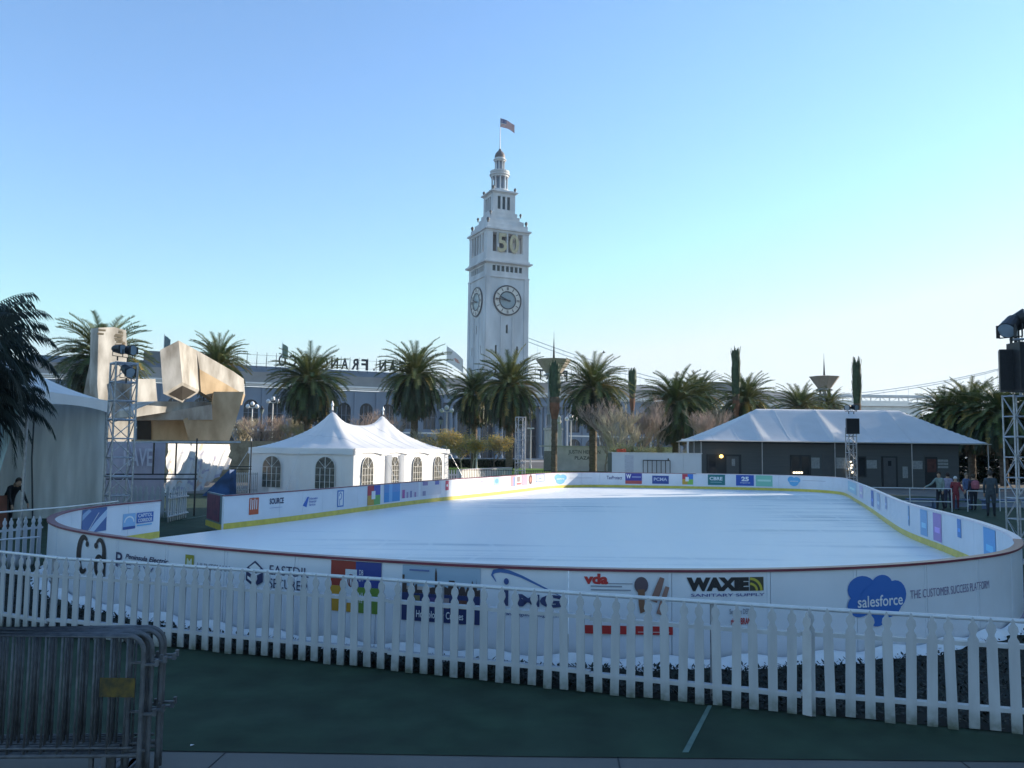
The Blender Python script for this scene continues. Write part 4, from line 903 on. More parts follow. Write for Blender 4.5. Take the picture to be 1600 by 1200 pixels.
# ------------------------------------------------------------------ people
SKIN = flat('skin', (.42, .26, .18), .6)
def person(label, loc, face, height, top, trousers, hair, pose=None, hat=None, shoes=(.03, .03, .03), coat=False):
    pose = pose or {}; H = height / 1.75
    root = thing('person', label, 'person')
    lean = pose.get('lean', 0); la_ = pose.get('larm', (.0, .02)); ra = pose.get('rarm', (-.0, .02)); st = pose.get('stride', .08)
    J = {}; 
    def rot(v): c, s_ = math.cos(lean), math.sin(lean); z = v[2] - .93; return (v[0], v[1] * 1 - z * s_, .93 + z * c)
    J['pelvis'] = (0, 0, .93); J['waist'] = rot((0, .0, 1.08)); J['chest'] = rot((0, .01, 1.30)); J['neck'] = rot((0, .0, 1.47)); J['headb'] = rot((0, -.015, 1.57)); J['headt'] = rot((0, -.01, 1.68))
    E_ = [('pelvis', 'waist'), ('waist', 'chest'), ('chest', 'neck'), ('neck', 'headb'), ('headb', 'headt')]
    rad = dict(pelvis=.15, waist=.135, chest=.165, neck=.055, headb=.085, headt=.08)
    for s_, arm, nm in ((-1, la_, 'l'), (1, ra, 'r')):
        sh = rot((s_ * .175, .0, 1.40)); J[nm + 'sh'] = sh; rad[nm + 'sh'] = .065
        el = (sh[0] + s_ * .035 + arm[0] * .5, sh[1] + arm[1] - .02, sh[2] - .28 + arm[2] * .5 if len(arm) > 2 else sh[2] - .28); J[nm + 'el'] = el; rad[nm + 'el'] = .048
        wr = (el[0] + arm[0], el[1] - .10 + arm[1], el[2] - .23 + (arm[2] if len(arm) > 2 else 0)); J[nm + 'wr'] = wr; rad[nm + 'wr'] = .032
        hd = (wr[0] + arm[0] * .25, wr[1] - .02, wr[2] - .075 + (arm[2] * .2 if len(arm) > 2 else 0)); J[nm + 'hd'] = hd; rad[nm + 'hd'] = .034
        E_ += [('chest', nm + 'sh'), (nm + 'sh', nm + 'el'), (nm + 'el', nm + 'wr'), (nm + 'wr', nm + 'hd')]
        for k in range(4):
            f = (hd[0] + (k - 1.5) * .006, hd[1] - .03 + k * .02, hd[2] - (.07, .085, .08, .062)[k]); J[nm + 'f%d' % k] = f; rad[nm + 'f%d' % k] = .0095; E_.append((nm + 'hd', nm + 'f%d' % k))
        f = (hd[0] - s_ * .02, hd[1] - .05, hd[2] - .03); J[nm + 'th'] = f; rad[nm + 'th'] = .0105; E_.append((nm + 'hd', nm + 'th'))
        fy = s_ * st
        J[nm + 'hp'] = (s_ * .09, 0, .86); J[nm + 'kn'] = (s_ * .10, fy * .4 - .02, .48); J[nm + 'an'] = (s_ * .105, fy, .09); J[nm + 'to'] = (s_ * .12, fy - .15, .04)
        rad[nm + 'hp'] = .105; rad[nm + 'kn'] = .065; rad[nm + 'an'] = .045; rad[nm + 'to'] = .04
        E_ += [('pelvis', nm + 'hp'), (nm + 'hp', nm + 'kn'), (nm + 'kn', nm + 'an'), (nm + 'an', nm + 'to')]
    names = list(J); me = bpy.data.meshes.new('body'); me.from_pydata([J[n] for n in names], [(names.index(a), names.index(b)) for a, b in E_], []); me.update()
    o = bpy.data.objects.new('body', me); C.objects.link(o)
    md = o.modifiers.new('s', 'SKIN'); md.use_smooth_shade = True; sv = me.skin_vertices[0].data
    for i, n in enumerate(names): sv[i].radius = (rad[n], rad[n] * (.78 if n in ('chest', 'waist', 'pelvis') else 1)); sv[i].use_root = (n == 'pelvis')
    m2 = o.modifiers.new('u', 'SUBSURF'); m2.levels = 1
    dg = bpy.context.evaluated_depsgraph_get(); ne = bpy.data.meshes.new_from_object(o.evaluated_get(dg)); o.modifiers.clear(); o.data = ne
    tm = mat('cloth_%02x%02x%02x' % tuple(int(255 * c) for c in top), top, .85, .2, 9); pm = mat('cloth_%02x%02x%02x' % tuple(int(255 * c) for c in trousers), trousers, .85, .2, 9); sm = mat('shoe', shoes, .6, .1, 5)
    ne.materials.clear()
    for q_ in (SKIN, tm, pm, sm): ne.materials.append(q_)
    segs = [(Vector(J[a]), Vector(J[b]), a, b) for a, b in E_]
    for p in ne.polygons:
        c = p.center; best = min(segs, key=lambda s_: ((c - (s_[0] + (s_[1] - s_[0]) * max(0, min(1, (c - s_[0]).dot(s_[1] - s_[0]) / (s_[1] - s_[0]).length_squared)))).length))
        nm = best[3]
        if nm[1:] in ('hd', 'th') or nm[1:2] == 'f' or nm in ('headb', 'headt'): k = 0
        elif nm[1:] == 'to' or (nm[1:] == 'an' and c.z < .1): k = 3
        elif nm[1:] in ('kn', 'an') or (nm[1:] == 'hp' and not coat): k = 2
        else: k = 1
        if coat and c.z < .93 and c.z > .55 and nm[1:] in ('kn', 'hp'): k = 1
        if nm == 'neck' and c.z > J['neck'][2] - .02: k = 0
        p.material_index = k; p.use_smooth = True
    o.parent = root
    hb = Vector(J['headb']); ht = Vector(J['headt']); ctr = (hb + ht) / 2 + Vector((0, .0, .02))
    mb = MB(); mb.tube([hb + Vector((0, -.085, .045)), hb + Vector((0, -.115, .03)), hb + Vector((0, -.09, .015))], [.008, .014, .008], 6); mb.build('nose', SKIN, root)
    hm = mat('hair_%02x%02x%02x' % tuple(int(255 * c) for c in (hat or hair)), hat or hair, .8, .25, 12)
    mb = MB(); vs = []; nl, na = 8, 14
    for i in range(nl + 1):
        ph_ = math.pi * i / nl * .62
        for k in range(na):
            a = 2 * math.pi * k / na; back = .5 - .5 * math.cos(a - math.pi / 2 + math.pi)
            ph2 = ph_ * (1 + .42 * math.sin(a)) if not hat else ph_ * .85
            vs.append(ctr + Vector((.094 * math.sin(ph2) * math.cos(a), .012 + .102 * math.sin(ph2) * math.sin(a), .122 * math.cos(ph2))))
    mb.add(vs, [(i * na + k, i * na + (k + 1) % na, (i + 1) * na + (k + 1) % na, (i + 1) * na + k) for i in range(nl) for k in range(na)]); mb.build('hat' if hat else 'hair', hm, root, smooth=True)
    root.location = loc; root.rotation_euler = (0, 0, face); root.scale = (H, H, H); return root
def at_feet(px, py): q = P(px, py); return (q.x, q.y, 0)
person('person in a pale grey green jacket reaching an arm out beside the long rail', at_feet(1470, 797.5), R(-60), 1.72, (.20, .26, .25), (.02, .02, .03), (.06, .04, .03), dict(larm=(-.16, -.12, .1), lean=.12))
person('person in a red coat and white knitted hat next to the rail', at_feet(1494, 797), R(-25), 1.50, (.24, .04, .05), (.12, .035, .05), (.05, .03, .02), dict(rarm=(.1, -.05, .05)), hat=(.6, .6, .6), coat=True)
person('person in a lilac top standing close behind the one in grey green', at_feet(1482, 795), R(160), 1.66, (.30, .28, .38), (.05, .05, .09), (.03, .02, .02))
person('person in a blue jacket standing behind the short rail frame', at_feet(1511, 793), R(20), 1.62, (.10, .14, .26), (.03, .035, .06), (.20, .16, .12))
person('person in dark clothes with a pink bag on the back at the short rail frame', at_feet(1522, 798), R(175), 1.62, (.04, .035, .06), (.02, .025, .04), (.04, .03, .02))
person('person in a long dark grey coat standing nearest at the right with back turned', at_feet(1549, 808), R(150), 1.86, (.045, .06, .075), (.018, .022, .03), (.05, .04, .035), dict(stride=.05), coat=True)
q = Vector(at_feet(1520, 798)); t = thing('backpack', 'pink backpack worn by the person in dark clothes at the short rail frame', 'backpack'); 
mb = MB(); mb.lathe([(.06, 0), (.15, .04), (.17, .2), (.14, .34), (.05, .40)], (0, 0, 0), 10); mb.M = Matrix.Identity(4); mb.build('bag', mat('pink_bag', (.34, .10, .13), .8, .2, 8), t); mb = MB(); mb.tube([(-.1, .06, .1), (-.12, .12, .25), (-.1, .06, .36)], .02, 5); mb.tube([(.1, .06, .1), (.12, .12, .25), (.1, .06, .36)], .02, 5); mb.build('strap', mat('pink_bag', (1, 1, 1)), t)
t.location = q + Vector((.03, -.22, .95))
q = Q(36, 800, 24.2)
person('person in black bending forward inside the left tent next to the curtain', (-14.55, 24.3, 0), R(60), 1.70, (.012, .012, .016), (.012, .012, .018), (.05, .03, .02), dict(lean=.8, larm=(.0, -.06, .0), rarm=(.0, -.1, .02)))
t = thing('folded_chair', 'brown folded chair leaning beside the bending person in the left tent', 'chair')
BRW = mat('brown_seat', (.20, .07, .045), .7, .2, 4)
mb = MB(); mb.box((0, 0, .55), (.42, .03, .9), M=Matrix.Rotation(R(-8), 4, 'X')); mb.build('seat', BRW, t)
for sx in (-1, 1): mb = MB(); mb.tube([(sx * .23, -.08, 0), (sx * .23, .08, 1.1)], .016, 6); mb.build('leg', BLACKM, t)
t.location = (-14.5, 23.8, 0); t.rotation_euler = (0, 0, R(50))

# ------------------------------------------------------------------ banner fence, stone wall, scaffold left of the marquee
def cloth_wall(name, m, label, p0, p1, z0, z1, amp, seed, diag=0.0, botf=None):
    rr = random.Random(seed); p0, p1 = Vector((p0[0], p0[1], 0)), Vector((p1[0], p1[1], 0)); L = (p1 - p0).length; d = (p1 - p0) / L; n = Vector((d.y, -d.x, 0)); nu, nv = int(L / .05), 26
    ph = [rr.uniform(0, 6) for _ in range(6)]; vs = []
    for i in range(nu + 1):
        u = L * i / nu
        for j in range(nv + 1):
            t = j / nv; b_ = botf(u / L) if botf else z0; z = b_ + (z1 - b_) * t; w_ = u + diag * (1 - t) * 1.4
            f = amp * (math.sin(w_ * 7 + ph[0]) + .8 * math.sin(w_ * 13 + ph[1] + 2 * t) + .6 * math.sin(w_ * 23 + ph[2])) * (.25 + .9 * (1 - t))
            vs.append(p0 + d * u + n * f + Vector((0, 0, z)))
    mb = MB(); mb.add(vs, [(i * (nv + 1) + j, (i + 1) * (nv + 1) + j, (i + 1) * (nv + 1) + j + 1, i * (nv + 1) + j + 1) for i in range(nu) for j in range(nv)])
    o = mb.build(name, m, smooth=True, fix=False); tag(o, label, 'banner'); return o
BAN = mat('banner_white', (.80, .78, .76), .6, .04, .5)
BANP = mat('banner_print', (.6, .6, .6), .6, 0, .7)
nt = BANP.node_tree; b = nt.nodes['Principled BSDF']; tc = nt.nodes.new('ShaderNodeTexCoord'); vo = nt.nodes.new('ShaderNodeTexNoise'); vo.inputs['Scale'].default_value = 1.3; vo.inputs['Detail'].default_value = 2; vo.inputs['Distortion'].default_value = 1.2
cr = nt.nodes.new('ShaderNodeValToRGB'); cr.color_ramp.interpolation = 'EASE'
cr.color_ramp.elements[0].position = .0; cr.color_ramp.elements[0].color = (.25, .30, .50, 1); cr.color_ramp.elements[1].position = 1; cr.color_ramp.elements[1].color = (.75, .30, .15, 1)
for pos, c in ((.33, (.36, .35, .44, 1)), (.40, (.56, .56, .56, 1)), (.60, (.56, .56, .56, 1)), (.67, (.54, .40, .32, 1))):
    e = cr.color_ramp.elements.new(pos); e.color = c
nt.links.new(tc.outputs['Object'], vo.inputs[0]); nt.links.new(vo.outputs[0], cr.inputs[0]); nt.links.new(cr.outputs[0], b.inputs['Base Color'])
q0, q1 = Q(262, 700, 41.0), Q(359, 700, 47.0)
zt1 = Q(262, 693, 41.0).z
o = cloth_wall('banner', BANP, 'large wrinkled white printed banner glowing in the sun under the concrete sculpture', (q0.x, 41.0), (q1.x, 47.0), .12, zt1, .075, 3, 1.0, lambda t: .12 + (0 if t < .5 else 1.25 * ((t - .5) / .5) ** 1.2))
q2 = Q(165, 700, 31.0); q3 = Q(262, 700, 30.6)
o = cloth_wall('banner', mat('banner_shade_lilac', (.46, .42, .50), .7, .1, 2, stretch=(1, 1, .3)), 'lilac grey shaded banner behind the left truss tower', (q2.x, 31.2), (q3.x, 30.4), .3, Q(262, 692, 30.4).z, .018, 4)  # lilac grey puts the shade on this section into the cloth colour
bt_ = text2d('RAVE', .02); vs, fs, _ = bt_; mb = MB(); dd = (Vector((q3.x, 30.4, 0)) - Vector((q2.x, 31.2, 0))); 
mb.add([Vector((q2.x, 31.2, 0)) + dd * (.30 + .5 * x) + Vector((.03, -.13, 1.7 + .65 * y)) for x, y in vs], fs); tag(mb.build('banner_lettering', flat('faint_white_letter', (.60, .58, .66))), 'faint pale letters on the lilac grey banner', 'lettering')
# blue tarp heap at the lower right of the banner
p0, p1, p2 = Q(312, 772, 40.6), Q(361, 772, 41.3), Q(361, 733, 41.3); mb = MB(); mb.extrude([Vector((p0.x, 40.9, .02)), Vector((p1.x, 41.1, .02)), Vector((p2.x, 41.1, p2.z))], (.15, .5, 0))
tag(mb.build('blue_tarp', mat('blue_tarp', (.03, .08, .20), .6, .4, 2)), 'dark blue triangular tarp at the lower right of the white banner', 'tarp')
# pipe scaffold carrying the banners
sc_ = thing('pipe_scaffold', 'thin dark pipe scaffold in front of the white and lilac banners', 'scaffold')
def vp(px, y0, y1, d): a, b_ = Q(px, y0, d), Q(px, y1, d); mb = MB(); mb.tube([(a.x, d, max(0, b_.z)), (a.x, d, a.z)], .03, 6); mb.build('upright', BLACKM, sc_)
def hp(x0, x1, y, d, m_=BLACKM): a, b_ = Q(x0, y, d), Q(x1, y, d); mb = MB(); mb.tube([a, b_], .026, 6); mb.build('crossbar', m_, sc_)
vp(308, 685, 806, 29.6); vp(276, 691, 743, 29.8); vp(241, 691, 741, 29.9); vp(393, 690, 772, 40.0)
hp(165, 308, 741, 29.7); hp(165, 308, 748.5, 29.72); hp(360, 393, 729, 40.0); hp(360, 393, 733, 40.05); hp(165, 376, 691, 29.6, WHPIPE)
rebase(sc_, (Q(308, 806, 29.6).x, 29.6, 0))
# steel picket railing + rough stone wall
sr = thing('steel_picket_fence', 'plain grey upright bar fence between the banner and the marquee', 'fence')
q0, q1 = Q(358, 770, 43.6), Q(404, 770, 43.9); n_ = 16
for i in range(n_): t_ = i / (n_ - 1); mb = MB(); x = q0.x + (q1.x - q0.x) * t_; mb.bar((x, 43.6, .05), (x, 43.6, 1.1), .045, .03); mb.build('bar', GALV, sr)
mb = MB(); mb.bar((q0.x, 43.6, 1.02), (q1.x, 43.6, 1.02), .04); mb.bar((q0.x, 43.6, .2), (q1.x, 43.6, .2), .04); mb.build('rail', GALV, sr); rebase(sr, (q0.x, 43.6, 0))
sw2 = MB(); q0, q1 = Q(205, 690, 58), Q(470, 690, 58); zt_ = Q(390, 689, 58).z
sw2.box(((q0.x + q1.x) / 2, 58.4, zt_ / 2), (q1.x - q0.x, .8, zt_))
tag(sw2.build('stone_wall', STONEB), 'rough tan stone wall beneath the concrete sculpture', 'wall')

# ------------------------------------------------------------------ angular concrete fountain sculpture
fs_ = thing('concrete_sculpture', 'huge angular concrete fountain sculpture of tilted square tubes, sunlit', 'sculpture')
def bear(a): return Vector((math.sin(R(a)), math.cos(R(a)), 0))
def pprism(pix, px0, d0, brg, thick, m_=CONC, nm='concrete_block', tilt=0):
    n = bear(brg) + Vector((0, 0, tilt)); p0 = Q(px0, 650, d0); poly = [PL(x, y, p0, n) for x, y in pix]
    mb = MB(); mb.extrude(poly, -n.normalized() * thick); return mb.build(nm, m_, fs_)
pprism([(154, 512), (178, 511), (197, 516), (202, 592), (209, 640), (211, 691), (158, 691), (152, 600)], 180, 69, 122, 1.1, nm='pillar')
pprism([(150, 516), (155, 513), (155, 600), (160, 691), (140, 691), (131, 613)], 150, 69.9, 205, 1.6, nm='pillar_side')
pprism([(202, 592), (243, 592), (247, 640), (210, 652)], 220, 70, 120, 1.2)
pprism([(209, 641), (245, 627), (331, 628), (331, 633), (209, 652)], 270, 61.6, 122, 2.2, nm='beam')
pprism([(209, 652), (331, 632), (332, 656), (209, 656)], 270, 61.5, 162, 1.6, nm='beam_front')
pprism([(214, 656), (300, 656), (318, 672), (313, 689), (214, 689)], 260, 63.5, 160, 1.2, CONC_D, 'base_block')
pprism([(214, 657), (236, 657), (236, 689), (214, 689)], 225, 62.9, 165, .3, VOIDM, 'hollow_shade')  # dark slab where the opening lies in shade
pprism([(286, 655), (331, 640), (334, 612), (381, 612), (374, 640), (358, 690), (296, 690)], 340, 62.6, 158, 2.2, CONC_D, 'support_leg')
def solid(nm, m_, verts, faces): mb = MB(); mb.add(verts, faces); return mb.build(nm, m_, fs_)
E1 = Q(250, 547, 59.0); f1 = bear(136); f2 = bear(98); E0 = PL(279, 532, E1, f1); E0b = PL(285, 597, E1, f1); E1b = PL(255, 615, E1, f1)
E2 = PL(307, 547, E0, f2); E2b = PL(314, 611, E0, f2); E3 = E1 + E2 - E0; E3b = Q(285, 629, E3.y)
solid('tube_head', CONC, [E0, E1, E2, E3, E0b, E1b, E2b, E3b], [(0, 1, 5, 4), (0, 4, 6, 2), (0, 2, 3, 1), (1, 3, 7, 5), (2, 6, 7, 3), (4, 5, 7, 6)])
cc = (E0b + E1b + E2b + E3b) / 4; dn = Vector((0, -.02, -.06)); mb = MB(); mb.add([cc + (p - cc) * .74 + dn for p in (E0b, E1b, E3b, E2b)], [(0, 1, 2, 3)]); mb.build('hollow_shade', VOIDM, fs_, fix=False)  # dark sheet across the tube mouth, its inner shade put into the colour
f3 = bear(114); G = [PL(x, y, E2, f3) for x, y in ((307, 547), (364, 580), (381, 592), (383, 617), (312, 577))]
mb = MB(); mb.extrude(G, -f3 * 2.0); mb.build('beam', CONC, fs_)
Pn = Q(335, 625, G[4].y + 1.6); nn_ = (G[3] - G[4]).cross(Pn - G[4]).normalized(); nn_ = nn_ if nn_.y < 0 else -nn_
U = [G[4] + nn_ * .01, G[3] + nn_ * .01] + [PL(x, y, G[4], nn_) for x, y in ((378, 633), (335, 626), (314, 612))]
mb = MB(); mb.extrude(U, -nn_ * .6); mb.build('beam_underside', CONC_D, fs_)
# rough knobs on the head of the pillar
mb = MB(); rr = random.Random(4); n = bear(122); p0 = Q(180, 650, 62)
for i in range(16): mb = MB(); p = PL(rr.choice((157, 159, 185, 188, 192)) + rr.uniform(-1, 1), 516 + i * 1.9, p0, n); mb.box(p + n * .05, (rr.uniform(.2, .6), .2, .12), rz=R(32)); mb.build('spout_ridge', CONC_D, fs_)
rebase(fs_, (Q(260, 690, 62).x, 62, 0))

# ------------------------------------------------------------------ palms
def frond(mb, base, az, el, L, droop, nl, ll, rr, lw=.05, hang=.0, mi=0):
    mb.cur = mi; p = Vector(base); n = 9; pts = [p.copy()]; a = el; h = Vector((math.cos(az), math.sin(az), 0)); side = Vector((-h.y, h.x, 0)); dirs = []
    for i in range(n):
        t = (i + .5) / n; a = el - droop * t ** 1.4; a = max(a, -1.52); d = h * math.cos(a) + Vector((0, 0, math.sin(a))); dirs.append(d); p = p + d * L / n; pts.append(p.copy())
    rw = L * .008
    vs = []
    for i, q in enumerate(pts):
        w_ = rw * (1.3 - i / n); vs += [q - side * w_, q + side * w_, q + Vector((0, 0, w_ * 1.2))]
    mb.add(vs, [(3 * i, 3 * i + 1, 3 * i + 4, 3 * i + 3) for i in range(n)] + [(3 * i + 1, 3 * i + 2, 3 * i + 5, 3 * i + 4) for i in range(n)] + [(3 * i + 2, 3 * i, 3 * i + 3, 3 * i + 5) for i in range(n)])
    for k in range(nl):
        t = .12 + .88 * (k + .5) / nl; f = t * n; i = min(n - 1, int(f)); q = pts[i].lerp(pts[i + 1], f - i); d = dirs[i]
        up = side.cross(d); up = up if up.z > 0 else -up; l_ = ll * (1 - .55 * abs(t - .45) * 1.6) * rr.uniform(.85, 1.15)
        for s_ in (-1, 1):
            v = (side * s_ * .75 + d * .62 + up * .32 + Vector((0, 0, -hang)) + Vector((rr.uniform(-.1, .1), rr.uniform(-.1, .1), rr.uniform(-.1, .1)))).normalized() * l_
            w_ = d * lw * .5
            mb.add([q - w_, q + w_, q + v * .6 + w_ * .7 - Vector((0, 0, hang * l_ * .1)), q + v - Vector((0, 0, hang * l_ * .45))], [(0, 1, 2), (0, 2, 3)])
def crown_mesh(seed, n=235, L=4.55, spread=1.0):
    rr = random.Random(seed); mb = MB()
    for i in range(n):
        t = i / n; el = R(84 - 166 * t ** .74 + rr.uniform(-8, 8)); az = i * 2.39996 + rr.uniform(-.15, .15)
        l_ = L * rr.uniform(.86, 1.08) * (1 - .12 * t); dr = R(55 + 18 * math.sin(t * 3) + rr.uniform(-8, 8)) if t < .75 else R(25)
        r_ = rr.random(); mi = (0 if r_ < .45 else 1) if t < .42 else ((2 if r_ < .62 else 0) if t < .75 else (2 if r_ < .8 else 3))  # lower fronds take darker greens, the crown's own shade put into their colour
        if .25 < t < .6 and rr.random() < .12: mi = 4
        base = Vector((math.cos(az) * .3, math.sin(az) * .3, .35 - .9 * t))
        frond(mb, base, az, el, l_, dr, 28, .66, rr, lw=.125, mi=mi)
    return mb
crowns = []
PM = [FROND1, FROND2, FROND3, SKIRT, FRONDY]
def palm_proto(seed):
    t = thing('palm_tree', 'x', 'palm tree', 'Canary date palms in the row along the waterfront'); mb = crown_mesh(seed); c = mb.build('crown', PM, t, fix=False)
    c.location = (0, 0, 0)
    mb = MB(); rr = random.Random(seed); prof = []
    for i in range(34): z = -12 + i * 11.8 / 33; prof.append((.40 + .04 * (i % 2) + .12 * math.exp(-((z + 12) / 1.2) ** 2) + .22 * math.exp(-((z + .6) / 1.3) ** 2), z))
    mb.lathe(prof, n=12); mb.build('trunk', TRUNKM, t)
    mb = MB()
    for i in range(26):
        az = rr.uniform(0, 6.28); frond(mb, (math.cos(az) * .35, math.sin(az) * .35, -.9), az, R(-50 + rr.uniform(-15, 10)), rr.uniform(2.2, 3.2), R(34), 16, .4, rr, lw=.06)
    mb.build('dead_fronds', SKIRT, t, fix=False); return t
protos = [palm_proto(s_) for s_ in (3, 8, 15)]
used = [False] * 3
# px, distance, crown centre row, width px, label
palms = [(160, 74, 562, 142, 'tall date palm behind the concrete pillar of the sculpture'), (341, 86, 572, 92, 'date palm showing above the right arm of the sculpture'),
         (484, 88, 597, 116, 'dark date palm rising behind the left peak of the marquee'), (649, 89, 590, 110, 'date palm with yellowing fronds behind the right end of the marquee'),
         (742, 101, 617, 86, 'shorter date palm just left of the foot of the clock tower'), (797, 92, 605, 106, 'date palm in front of the foot of the clock tower, behind the slender truss'),
         (927, 92, 608, 112, 'date palm behind the stone lettered wall, right of the lantern pylon'), (1056, 90, 632, 104, 'date palm behind the white site wall'), (1092, 104, 622, 84, 'date palm partly hidden behind its larger neighbour over the white site wall'),
         (1166, 92, 630, 92, 'date palm rising over the left slope of the cabin canopy'), (1250, 112, 640, 84, 'small open date palm above the middle of the cabin canopy'), (1296, 124, 636, 56, 'tiny date palm under the farther lantern pylon'),
         (1476, 72, 648, 90, 'date palm above the right slope of the cabin canopy'), (1516, 70, 645, 104, 'sunlit date palm at the right, second from the truss tower'), (1566, 66, 650, 116, 'dark date palm directly behind the right truss tower'), (1620, 68, 640, 110, 'date palm cut by the right edge of the photo')]
for i, (px, d, cy, wpx, lab) in enumerate(palms):
    q = Q(px, cy, d); s_ = wpx * d / FPX / 7.8; k = (0, 1, 2)[(i * 2 + i // 3) % 3]; zv = (1.0, 1.08, .94, 1.04)[i % 4]
    if not used[k]: used[k] = True; t = protos[k]; t.location = (q.x, d, q.z); t.rotation_euler = (0, 0, i * 1.3); t.scale = (s_, s_, s_ * zv); t['label'] = lab
    else: t = dup(protos[k], (q.x, d, q.z), i * 1.3, (s_ * (1 + .05 * ((i * 5) % 3 - 1)), s_, s_ * zv), lab)
# feathery palm close at the left edge
np_ = thing('feather_palm', 'dark drooping feathery palm filling the left edge of the photo', 'palm tree'); mb = MB(); rr = random.Random(21)
for i in range(46):
    t = i / 46; frond(mb, (0, 0, 0), i * 2.4 + .3, R(82 - 105 * t + rr.uniform(-6, 6)), 2.15 * rr.uniform(.75, 1.15), R(70 + 20 * t), 34, .50, rr, lw=.018, hang=.9)
mb.build('crown', NEARP, np_, fix=False); mb = MB(); mb.tube([(0, 0, -5), (.05, 0, -2), (0, 0, .1)], [.2, .16, .14], 10); mb.build('trunk', TRUNKM, np_)
q = Q(-52, 545, 20); np_.location = (q.x, 20, q.z); np_.rotation_euler = (0, 0, .4)
np2 = dup(np_, (Q(-40, 600, 21.3).x, 21.3, Q(-40, 628, 21.3).z), 2.0, .95, 'second feathery palm with hanging leaflets low at the left edge, over the left tent')
# newly planted palms with their fronds tied up into a column
def tied(px, d, ytop, ybot, w, label, trunk=TRUNKM, tr=.22):
    t = thing('tied_palm', label, 'palm tree', 'tall palms with fronds tied upright'); rr = random.Random(px); a, b_ = Q(px, ytop, d), Q(px, ybot, d); H = a.z - b_.z; mb = MB()
    for i in range(420):
        z = rr.uniform(-.02, .86) * H; an = rr.uniform(0, 6.28); rad_ = w / 2 * (.55 + .45 * math.sin(min(1, z / H * 1.3 + .25) * 2.2)) * rr.uniform(.7, 1.08); L = rr.uniform(.7, 1.4) * min(1, H / 4)
        p = Vector((rad_ * math.cos(an), rad_ * math.sin(an), z)); tdir = Vector((math.cos(an) * rr.uniform(-.06, .2), math.sin(an) * rr.uniform(-.06, .2), 1)).normalized(); s_ = Vector((-math.sin(an), math.cos(an), 0)) * rr.uniform(.06, .14)
        mb.cur = 0; mb.add([p - s_, p + s_, p + tdir * L + s_ * .4, p + tdir * L - s_ * .2], [(0, 1, 2, 3)])
    mb.lathe([(w * .34, -.1), (w * .38, H * .3), (w * .4, H * .8), (w * .15, H * .97)], n=10); mb.build('tied_crown', WRAPG, t, fix=False)
    mb = MB(); n = 26; mb.lathe([(tr * (1 + .10 * (i % 2)) * (1.7 if i > n - 3 else 1), -b_.z + (b_.z + .1) * i / n) for i in range(n + 1)], n=10); mb.build('trunk', trunk, t)
    mb = MB(); mb.lathe([(tr * 1.1, -2.2), (tr * 1.8, -1.0), (tr * 1.7, -.4), (tr * 1.2, .05)], n=10); mb.build('crown_shaft', REDTR, t)
    t.location = (a.x, d, b_.z)
tied(867, 88, 572, 622, 1.15, 'tied column palm with red brown trunk in front of the nearer lantern pylon', TRUNKM, .30)
tied(988, 112, 580, 616, 1.0, 'small palm with tied column crown above the bare trees')
tied(1149.5, 90, 549, 618, .86, 'tallest tied column palm, above the left slope of the canopy')
tied(1338, 86, 566, 632, .8, 'tied column palm above the square speaker')

# ------------------------------------------------------------------ bare and leafy trees
def bare_tree(label, px, d, h, spread, seed, m_=TWIG, up=.75, n1=7, thick=.10, leaf=None, nleaf=0, leafs=.12, group='leafless trees behind the rink'):
    t = thing('bare_tree' if not leaf else 'leafy_tree', label, 'tree', group); rr = random.Random(seed); mt, mc = MB(), MB(); tips = []
    def grow(p, dr, L, r_, lev):
        n = 3; pts = [p]; q = p; dd = dr
        for i in range(n):
            dd = (dd + Vector((rr.uniform(-.2, .2), rr.uniform(-.2, .2), rr.uniform(-.02, .16)))).normalized(); q = q + dd * L / n; pts.append(q)
        (mt if lev < 2 else mc).tube(pts, [r_ * (1 - .5 * i / n) for i in range(n + 1)], 5 if lev < 2 else 3, caps=False)
        if lev >= 2: tips.extend(pts[1:])
        if lev >= 4 or L < .25: return
        k = (n1, 6, 6, 4)[lev]
        for j in range(k):
            f = rr.uniform(.05 if lev == 0 and not leaf else .3, 1); b0_ = pts[min(n, 1 + int(f * n))]; an = rr.uniform(0, 6.28)
            nd = (dd * up + Vector((math.cos(an) * spread, math.sin(an) * spread, rr.uniform(.0, .5)))).normalized(); grow(b0_, nd, L * rr.uniform(.52, .76), r_ * .58, lev + 1)
    grow(Vector((0, 0, 0)), Vector((0, 0, 1)), h * (.42 if leaf else .34), thick, 0)
    mt.build('trunk', TWIG2 if leaf and nleaf > 2700 or leaf and nleaf == 2400 else (TWIGD if leaf else m_), t, fix=False)
    mc.build('twigs', TWIG2 if leaf else m_, t, fix=False)
    if leaf:
        ml = MB()
        for i in range(nleaf):
            p = rr.choice(tips) + Vector((rr.gauss(0, .18), rr.gauss(0, .18), rr.gauss(0, .14))); a = rr.uniform(0, 6.28); L = leafs * rr.uniform(.6, 1.4)
            d1 = Vector((math.cos(a), math.sin(a), rr.uniform(-.8, .6))).normalized() * L; d2 = Vector((-math.sin(a), math.cos(a), rr.uniform(-.6, .6))) * L * .35; ml.cur = 0 if rr.random() < .6 else 1
            ml.add([p - d1 * .5, p + d2 * .6, p + d1 * .5, p - d2 * .6], [(0, 1, 2, 3)])
        ml.build('foliage', leaf, t, fix=False)
    q = Q(px, 700, d); t.location = (q.x, d, 0); return t
k = 0
